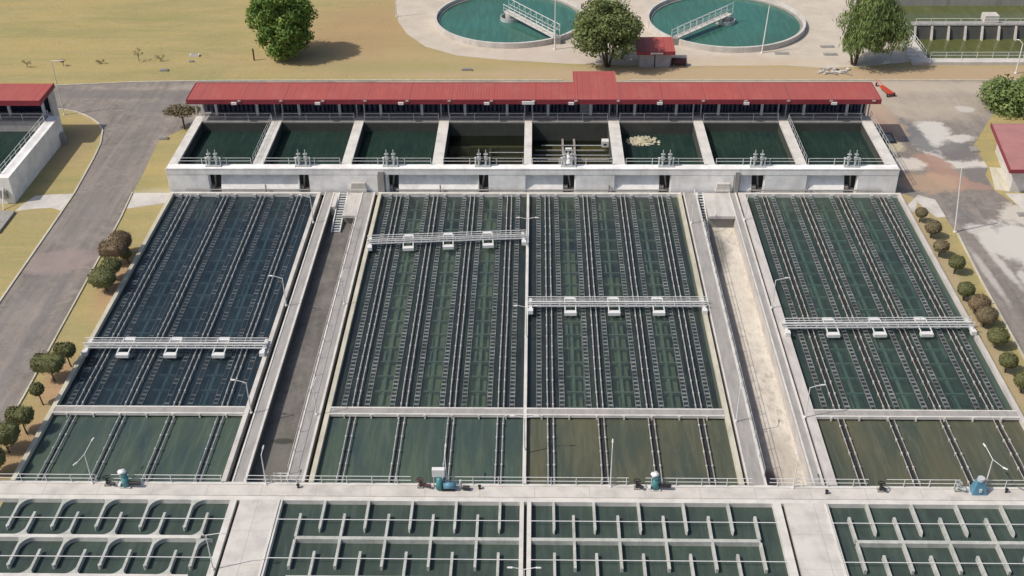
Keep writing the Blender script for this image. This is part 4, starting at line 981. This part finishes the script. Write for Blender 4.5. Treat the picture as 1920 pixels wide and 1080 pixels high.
# ================================================================== machines on the front walkway
def gear_drive(label, x, y, kind):
    t = thing('gear_drive', label, 'machine', (x, y, 0), 'drive machines on the front walkway')
    if kind == 'tall':
        MB().box(x - .42, x + .42, y - .35, y + .35, 0.004, .14).build('base', 'conc_paint', t)
        MB().cyl((x, y, .14), (x, y, 1.15), .36, 16, .24).build('housing', 'teal_paint', t, True)
        MB().cyl((x, y, 1.15), (x, y, 1.45), .27, 14).build('motor', 'teal_paint', t, True)
        MB().blobm((x - .12, y, 1.62), (.36, .3, .2), 3).build('cover', 'paint_white', t, True)
        MB().cyl((x + .3, y - .1, .5), (x + 1.25, y - .12, .42), .16, 12).build('gearbox', 'dark_metal', t)
        MB().box(x - .62, x - .42, y - .3, y + .1, .0, .34).build('switch_box', 'paint_white', t)
    elif kind == 'pyramid':
        m_ = MB(); m_.add([(x - .62, y - .5, .004), (x + .62, y - .5, .004), (x + .62, y + .45, .004), (x - .62, y + .45, .004), (x - .3, y - .22, 1.25), (x + .3, y - .22, 1.25), (x + .3, y + .22, 1.25), (x - .3, y + .22, 1.25)],
                          [(0, 3, 2, 1), (4, 5, 6, 7), (0, 1, 5, 4), (1, 2, 6, 5), (2, 3, 7, 6), (3, 0, 4, 7)]); m_.build('housing', 'blue_paint', t)
        MB().cyl((x, y, 1.25), (x, y, 1.5), .3, 14).build('cap', 'pipe_collar', t)
        MB().box(x - .1, x + .1, y - .53, y - .36, .3, .6).build('name_plate', 'pipe_collar', t)
    elif kind == 'cabinet':
        MB().box(x - .6, x + .45, y - .1, y + .3, 1.25, 2.0).build('cabinet', 'paint_white', t)
        for dx in (-.5, .35): MB().box(x + dx - .04, x + dx + .04, y + .05, y + .15, .004, 1.25).build('leg', 'galv', t)
        MB().cyl((x, y - .15, .1), (x, y - .15, 1.2), .34, 16, .22).build('housing', 'teal_paint', t, True)
        MB().cyl((x + .35, y - .25, .45), (x + 1.35, y - .25, .45), .30, 14).build('motor', 'blue_paint', t, True)
        MB().box(x + .2, x + 1.3, y - .5, y + .0, .004, .16).build('base', 'dark_metal', t)
        MB().cyl((x + 1.75, y - .1, .004), (x + 1.75, y - .1, .9), .11, 10).build('valve', 'pipe_collar', t)
        MB().cyl((x + 1.95, y - .25, .22), (x + 2.5, y - .3, .22), .2, 12).build('coupling', 'dark_metal', t)
    return t
gear_drive('teal gear drive with a white cover on the front walkway before the leftmost settling tank', -34.5, 71.35, 'tall')
gear_drive('teal and blue drive set under a white cabinet near the middle of the front walkway', -7.95, 71.45, 'cabinet')
gd = gear_drive('pale teal upright drive on the front walkway before the middle right tank', 10.15, 71.45, 'tall')
gear_drive('blue pyramid shaped drive housing on the front walkway at the right', 37.0, 71.4, 'pyramid')
def valve_post(label, x, y, col, arm):
    t = thing('valve_post', label, 'valve', (x, y, 0), 'small valves on the front walkway')
    MB().box(x - .25, x + .25, y - .22, y + .22, .004, .12).build('base', 'conc_grey', t)
    MB().cyl((x, y, .12), (x, y, .75), .13, 12, .1).build('body', col, t)
    MB().ring(x, y, .24, .30, .78, .84, 18).box(x - .26, x + .26, y - .03, y + .03, .79, .83).build('handwheel', col, t)
    MB().cyl((x, y, .4), (x + arm, y - .25, .3), .14, 12).build('gearbox', col, t)
valve_post('small dark blue valve with handwheel left of the leftmost teal drive', -36.15, 71.5, 'dark_metal', .7)
valve_post('dark maroon valve left of the white cabinet on the front walkway', -9.6, 71.5, 'maroon', .9)
valve_post('small grey valve left of the pale teal drive', 8.6, 71.5, 'dark_metal', .5)
valve_post('small grey valve left of the blue pyramid drive', 35.3, 71.5, 'galv', .6)
valve_post('small dark valve alone on the walkway right of the sandy aisle', 28.9, 71.4, 'dark_metal', .4)
for x, y, lab in ((-19.9, 71.3, 'dark bollard stub on the walkway at the foot of the dark aisle'), (24.35, 71.0, 'dark bollard stub on the walkway at the foot of the sandy aisle'), (-4.6, 71.3, 'tiny dark stub right of the white cabinet'), (39.3, 71.3, 'tiny dark stub right of the blue pyramid drive')):
    tag(MB().cyl((x, y, .0), (x, y, .3), .11, 10, .08).cyl((x, y, .3), (x, y, .36), .15, 10).build('bollard', 'dark_metal'), lab, 'bollard', 'stubs on the front walkway')

# ladders / gates beside the aisle ends
for x0, lab in ((-22.0, 'small white gate in the handrail at the foot of the dark aisle'),):
    t = thing('gate', lab, 'gate', (x0, 71.7, 0)); m_ = MB()
    for dx in (0, .55, 1.1): m_.box(x0 + dx - .04, x0 + dx + .04, 71.9, 71.98, 0, 1.05)
    for zz in (.3, .65, 1.0): m_.box(x0, x0 + 1.1, 71.92, 71.96, zz, zz + .06)
    m_.build('gate_frame', 'paint_white', t)

# rails of the aisles: low handrails along inner walk edges
railing('thin handrail on the left walk above the sandy aisle', (19.5, 73), (19.5, 115), .03, .95, (.5, .95), 2.4, .022, 'aisle handrails', 'galv')
railing('thin handrail on the right walk above the dark aisle', (-21.0, 73), (-21.0, 117), .03, .9, (.9,), 2.6, .02, 'aisle handrails', 'conc_paint')

# ================================================================== trees
def tree(label, x, y, h, cr, crown_z, mat, n, size, seed, trunks=1, cat='tree', squash=.9, droop=0.0, clumps=40, group=None, tr=.28, zc=None, fill=1.0, shell=.55, offx=0.0):
    rg = np.random.default_rng(seed); rr = random.Random(seed)
    t = thing('tree', label, cat, (x, y, G), group)
    z0, z1 = crown_z
    cz = (z0 + z1) / 2; hz = (z1 - z0) / 2
    cs, rs = [], []
    while len(cs) < clumps:
        v = np.array([rr.uniform(-1, 1) for _ in range(3)])
        l = np.linalg.norm(v)
        if l < .35: continue
        pw = 2.0 if v[2] > 0 else 3.4
        if (math.hypot(v[0], v[1]) ** pw + abs(v[2]) ** pw) > 1: continue
        k = 1 - .25 * max(0, v[2])
        cs.append((x + offx + v[0] * cr * .84 * k, y + v[1] * cr * .84 * k, cz + v[2] * hz * .86)); rs.append(cr * rr.uniform(.2, .36) * fill)
    tk = MB()
    for i in range(trunks):
        a = 2 * math.pi * i / max(trunks, 1) + .5; sp = 0 if trunks == 1 else 1
        bx_, by_ = x + sp * .25 * math.cos(a), y + sp * .25 * math.sin(a)
        mx_, my_ = x + sp * cr * .22 * math.cos(a), y + sp * cr * .22 * math.sin(a)
        tk.cyl((bx_, by_, G - .1), (mx_, my_, z0 + hz * .4), tr / (1 if trunks == 1 else 1.6), 8, tr * .55 / (1 if trunks == 1 else 1.5))
        for j in range(5):
            c_ = cs[(i * 7 + j * 5) % len(cs)]; tk.cyl((mx_, my_, z0 + hz * .25), c_, tr * .35, 6, tr * .08)
    tk.build('trunk', 'trunk', t)
    V, F = leaves(cs, rs, n, size, rg, squash, droop, shell)
    build_np('crown', V, F, mat, t)
    return t
tree('tall bright green tree standing alone on the lawn', -38.9, 168.6, 12, 5.1, (-.1, 12.6), 'leaf_bright', 24000, .28, 21, clumps=110, tr=.4, fill=.95)
tree('round olive green tree with several trunks left of the kiosk', 10.9, 164.2, 12, 5.5, (1.4, 10.8), 'leaf_olive', 13500, .26, 23, trunks=5, clumps=66, tr=.3, fill=1.05)
tree('drooping loose willow like tree before the upper right basins', 48.2, 164.8, 12, 5.2, (1.6, 11.4), 'leaf_willow', 13000, .36, 24, trunks=3, droop=.9, clumps=70, tr=.34, offx=2.3)
tree('broad green bush at the right edge behind the shed', 67.4, 148.4, 5, 5.4, (-.5, 3.7), 'leaf_willow', 10000, .26, 25, trunks=3, cat='bush', clumps=54, fill=1.05)
# flat topped tree at the filter house corner
ft = thing('tree', 'low flat topped tree at the left end of the long red roof', 'tree', (-48.0, 142.4, G))
MB().cyl((-48.0, 142.4, G), (-48.1, 142.5, 1.6), .14, 8, .1).cyl((-48.1, 142.5, 1.0), (-49.2, 142.7, 1.9), .06, 6).cyl((-48.1, 142.5, 1.0), (-46.9, 142.6, 1.9), .06, 6).build('trunk', 'trunk', ft)
V, F = leaves([(-48 + 1.9 * math.cos(a) * k, 142.5 + 1.1 * math.sin(a) * k, 2.1 + .12 * math.cos(3 * a)) for a in np.linspace(0, 6.28, 14) for k in (.4, 1)], [.75] * 28, 3200, .15, np.random.default_rng(3), .55)
build_np('crown', V, F, 'leaf_dusty', ft)

def topiary(label, x, y, zc, r, mat, boxy=0.0, seed=0, group='clipped shrubs of the left strip', trunk=(0, 0), n=1700, leaf=.085):
    """clipped shrub: shaped body with a skin of small leaves, on a stem"""
    t = thing('clipped_shrub', label, 'shrub', (x, y, G), group)
    MB().cyl((x + trunk[0], y + trunk[1], G - .05), (x, y, zc - r[2] * .3), .075, 7, .055).build('stem', 'trunk', t)
    b_ = MB().blobm((x, y, zc), tuple(q * .95 for q in r), seed, .045, 22, 14, boxy)
    V0 = np.array(b_.v); F0 = [list(f) for f in b_.f]
    rg = np.random.default_rng(seed + 50)
    idx = rg.integers(0, len(V0), n); idx2 = rg.integers(0, len(V0), n)
    jf = rg.random(n)[:, None] * .0
    nb = V0[idx]; c_ = np.array([x, y, zc]); dirv = nb - c_; 
    spread = rg.normal(size=(n, 3)) * np.array(r) * .17
    pos = c_ + dirv * 1.0 + spread - dirv * (np.sum(spread * dirv, 1) / np.maximum(np.sum(dirv * dirv, 1), 1e-6))[:, None]
    pos = c_ + (pos - c_) * (.98 + .08 * rg.random(n))[:, None]
    nrm = dirv / np.maximum(np.linalg.norm(dirv, axis=1), 1e-6)[:, None] + rg.normal(size=(n, 3)) * .5
    tt = np.cross(nrm, rg.normal(size=(n, 3))); tt /= np.linalg.norm(tt, axis=1)[:, None]; bb = np.cross(nrm, tt); bb /= np.linalg.norm(bb, axis=1)[:, None]
    s_ = leaf * (.6 + .8 * rg.random(n))[:, None]
    V = np.stack([pos - tt * s_, pos + bb * s_ * .6, pos + tt * s_, pos - bb * s_ * .6], 1).reshape(-1, 3)
    me = bpy.data.meshes.new('foliage')
    allV = V0.tolist() + V.tolist(); k = len(V0)
    allF = F0 + (np.arange(4 * n).reshape(-1, 4) + k).tolist()
    me.from_pydata([(a - x, b2 - y, c2 - G) for a, b2, c2 in allV], [], allF); me.materials.append(MATS[mat])
    o_ = bpy.data.objects.new('foliage', me); C.objects.link(o_); o_.parent = t
    return t
LT = [('brown round clipped shrub farthest up the left strip', -46.5, 109.4, 1.55, (1.05, .95, .85), 'leaf_brown', .1),
      ('brown flat topped clipped shrub just below the round brown one', -46.6, 107.2, 1.75, (1.25, .8, .6), 'leaf_brown', .45),
      ('small green clipped shrub against the tank wall beside the brown ones', -45.5, 107.6, 1.0, (.55, .5, .5), 'leaf_topiary', .0),
      ('small green clipped shrub above the larger green round one', -45.9, 104.2, 1.5, (.9, .75, .6), 'leaf_topiary', .2),
      ('larger green round clipped shrub in the middle of the left strip', -46.1, 101.9, 1.45, (1.2, 1.1, .85), 'leaf_topiary', .1),
      ('green clipped shrub behind the large square cut one', -45.5, 88.6, 1.65, (.95, .65, .55), 'leaf_topiary', .4),
      ('large square cut green clipped shrub above the small ball', -46.3, 86.3, 1.8, (1.45, .95, .62), 'leaf_topiary', .5),
      ('small ball shaped clipped shrub left of the cross wall', -46.1, 82.7, 1.5, (.62, .6, .55), 'leaf_topiary', .0),
      ('green square cut shrub just below the cross wall', -46.1, 78.6, 1.75, (1.15, .7, .6), 'leaf_topiary', .45),
      ('broad square cut green shrub second from the bottom of the left strip', -46.7, 76.0, 1.85, (1.45, .9, .75), 'leaf_topiary', .5),
      ('green shrub at the bottom of the left strip cut by the picture edge', -46.5, 73.2, 1.6, (1.1, .8, .75), 'leaf_topiary', .3)]
for i, (lab, x, y, z, r, mt, bx_) in enumerate(LT):
    topiary(lab, x, y + .1, z - .18, tuple(q * (1.2 if y > 95 else 1.05) for q in r), mt, bx_, i + 1, trunk=(.25, -.1))
RT = [('grey green clipped ball nearest the pale broken concrete', 44.95, 117.0, 1.0, .62, 'leaf_dusty'),
      ('second clipped ball from the top of the right strip', 45.25, 113.4, 1.15, .82, 'leaf_dusty'),
      ('third clipped ball from the top of the right strip', 44.95, 109.3, 1.1, .76, 'leaf_dusty'),
      ('fourth clipped ball from the top, before the gap in the row', 45.6, 105.8, 1.2, .78, 'leaf_topiary'),
      ('clipped ball just below the gap in the right row', 45.0, 100.6, 1.1, .8, 'leaf_topiary'),
      ('browner wide clipped ball above the bridge level', 45.55, 98.0, 1.1, .98, 'leaf_brown'),
      ('wide clipped shrub directly right of the travelling bridge', 45.55, 95.8, 1.1, .95, 'leaf_dusty'),
      ('clipped ball just below the travelling bridge level', 45.5, 92.2, 1.15, .92, 'leaf_topiary'),
      ('second clipped ball from the bottom of the right strip', 45.15, 88.2, 1.15, .78, 'leaf_topiary'),
      ('lowest clipped ball of the right strip at the picture edge', 45.55, 85.1, 1.2, .85, 'leaf_topiary')]
for i, (lab, x, y, z, r, mt) in enumerate(RT):
    topiary(lab, x, y + .2, z - .22, (r * 1.12, r * 1.05, r * .86), mt, .05, i + 30, 'clipped balls of the right strip', (-.08, -.05), n=1300)

# tufts of dry grass
def tufts(label, areas, n, seed, size):
    rg = np.random.default_rng(seed); V = []; ws = np.array([(a[1] - a[0]) * (a[3] - a[2]) for a in areas], float); ws /= ws.sum()
    idx = rg.choice(len(areas), n, p=ws); A = np.array(areas)[idx]
    x = A[:, 0] + (A[:, 1] - A[:, 0]) * rg.random(n); y = A[:, 2] + (A[:, 3] - A[:, 2]) * rg.random(n)
    keep = (np.sin(x * .9 + 2 * np.sin(y * .4)) + np.sin(y * .8 + 1.5 * np.sin(x * .3)) + rg.normal(size=n) * .9) > .2
    x, y = x[keep], y[keep]; n = len(x)
    a = rg.random(n) * 6.28; s_ = size * (.5 + rg.random(n)); h = size * .22 * (.5 + .8 * rg.random(n))
    dx, dy = np.cos(a) * s_, np.sin(a) * s_; z = np.full(n, G)
    P = np.stack([np.stack([x - dx, y - dy, z], 1), np.stack([x + dx, y + dy, z], 1), np.stack([x + dx * .7 + dy * .3, y + dy * .7, z + h], 1), np.stack([x - dx * .8, y - dy * .6, z + h * .8], 1)], 1).reshape(-1, 3)
    me = bpy.data.meshes.new('grass'); me.from_pydata(P.tolist(), [], np.arange(4 * n).reshape(-1, 4).tolist()); me.materials.append(MATS['leaf_tuft'])
    o = bpy.data.objects.new('grass', me); C.objects.link(o); return tag(o, label, kind='stuff')
leaf_mat('leaf_tuft', (.34, .28, .12), (.47, .38, .18), (.29, .27, .11))
tufts('dry grass tufts of the lawn beyond the road', [(-98, -24, 159.2, 198), (-24, -13, 159.4, 168)], 24000, 3, .085)
tufts('dry grass tufts of the left verges', [(-48.9, -45.0, 62, 119.5), (-61, -58.6, 124.2, 141), (-65, -57.2, 90, 118.5), (-49.5, -45.2, 124.5, 138)], 9000, 4, .055)
tufts('dry grass tufts of the right strip', [(44.5, 47.6, 60, 117)], 3500, 5, .055)

# small saplings on the lawn, stones, manholes
def sapling(label, x, y, h, seed, mat='leaf_dry', n=110):
    rr = random.Random(seed); t = thing('sapling', label, 'sapling', (x, y, G), 'dry saplings on the lawn')
    m_ = MB().cyl((x, y, G), (x + rr.uniform(-.2, .2), y, G + h * .7), .05, 6, .03)
    pts = []
    for i in range(5):
        a = rr.uniform(0, 6.28); e = (x + .55 * math.cos(a), y + .3 * math.sin(a), G + h * rr.uniform(.65, 1)); m_.cyl((x, y, G + h * .4), e, .025, 5, .012); pts.append(e)
    m_.build('stem', 'trunk', t)
    V, F = leaves(pts, [.32] * 5, n, .09, np.random.default_rng(seed), .8); build_np('twigs', V, F, mat, t)
for i, (x, y, h, lab) in enumerate([(-77.9, 164.2, 1.0, 'small dry sapling at the far left of the lawn'), (-72.5, 164.7, 1.2, 'dry sapling near the tall pole at left'), (-66.9, 165.4, .6, 'tiny dry plant between the saplings'),
        (-61.3, 166.5, 1.9, 'largest dry sapling on the lawn with a brown top'), (-58.0, 166.5, .9, 'small dry sapling right of the largest one')]): sapling(lab, x, y, h, i + 5)
tag(MB().box(-43.6, -43.4, 166.7, 166.9, G, 1.4).build('stake', 'trunk'), 'thin dark stake standing left of the tall bright tree', 'stake')
def lid(label, x, y, w_, d_, h, mat='box_concrete', cat='manhole', group='small concrete boxes on the lawn'):
    t = thing('manhole', label, cat, (x, y, G), group)
    MB().box(x - w_, x + w_, y - d_, y + d_, G, G + h).build('box', mat, t); MB().box(x - w_ * .7, x + w_ * .7, y - d_ * .7, y + d_ * .7, G + h + .002, G + h + .06).build('cover', 'conc_grey', t)
lid('low pale box with a white lid on the lawn left of the tall tree', -53.2, 168.6, .75, .35, .3, 'conc_paint')
lid('small dark box on the lawn just above the road', -56.4, 162.7, .6, .3, .25, 'conc_stained')
lid('small dark box below the pale one on the lawn', -53.1, 166.2, .35, .2, .2, 'conc_stained')
lid('small dark box on the lawn before the left clarifier', -10.4, 162.8, .75, .25, .3, 'conc_stained')
lid('valve box with a dark lid at the top of the grass wedge', -50.0, 139.2, .55, .35, .25, 'conc_stained')
lid('dark hatch on the soil right of the filter house', 46.9, 139.4, .8, 1.5, .12, 'dark_metal')
lid('round topped manhole on the cream pad left of the shed', 57.2, 136.0, .5, .7, .2, 'conc_grey')
lid('dark manhole slab beside the forecourt below the shed', 57.6, 118.9, .7, .4, .15, 'conc_stained')
# rubble and pipes beside the willow
rb = thing('rubble_heap', 'heap of broken pipes and rubble left of the willow', 'rubble', (44.4, 162, G)); rr = random.Random(12)
m_ = MB()
for i in range(34):
    x, y = 44.2 + rr.gauss(0, 1.1), 161.7 + rr.gauss(0, .7); s_ = rr.uniform(.12, .38); m_.blobm((x, y, G + s_ * .4), (s_, s_ * .8, s_ * .6), i, .2, 7, 5)
m_.build('rubble', 'conc_pink', rb)
m_ = MB()
for i in range(9):
    x, y = 43.6 + rr.gauss(0, 1.0), 162.1 + rr.gauss(0, .6); a = rr.uniform(-.9, .2); m_.cyl((x, y, G + .15), (x + 1.8 * math.cos(a), y + 1.8 * math.sin(a), G + .25), .06, 6)
m_.build('broken_pipe', 'conc_stained', rb)
for x, y, lab in ((38.2, 169.4, 'rectangular floor grate right of the right clarifier, lower'), (38.2 + 7.6, 172.2, 'rectangular floor grate left of the willow, upper'), (45.6, 169.0, 'rectangular floor grate left of the willow, lower')):
    lid(lab, x, y, 1.1, .5, .06, 'conc_grey', 'grate', 'floor grates near the willow')
# orange red cart
ct = thing('hand_cart', 'small orange red cart with dark wheels on the road past the roof end', 'cart', (50.2, 154, G))
m_ = MB(); 
m_.prism([(49.7, 155.6), (50.3, 155.7), (51.2, 153.0), (50.4, 152.7)], -.1, .12); m_.build('tray', 'red_paint', ct)
MB().cyl((49.7, 155.6, .1), (49.4, 156.9, .5), .05, 6).cyl((50.3, 155.6, .1), (49.7, 156.9, .5), .05, 6).build('handle', 'red_paint', ct)
for p in ((50.2, 152.9), (51.3, 153.2), (49.6, 156.8)): MB().cyl((p[0] - .06, p[1], G + .28), (p[0] + .06, p[1], G + .28), .27, 14).build('wheel', 'dark_metal', ct)
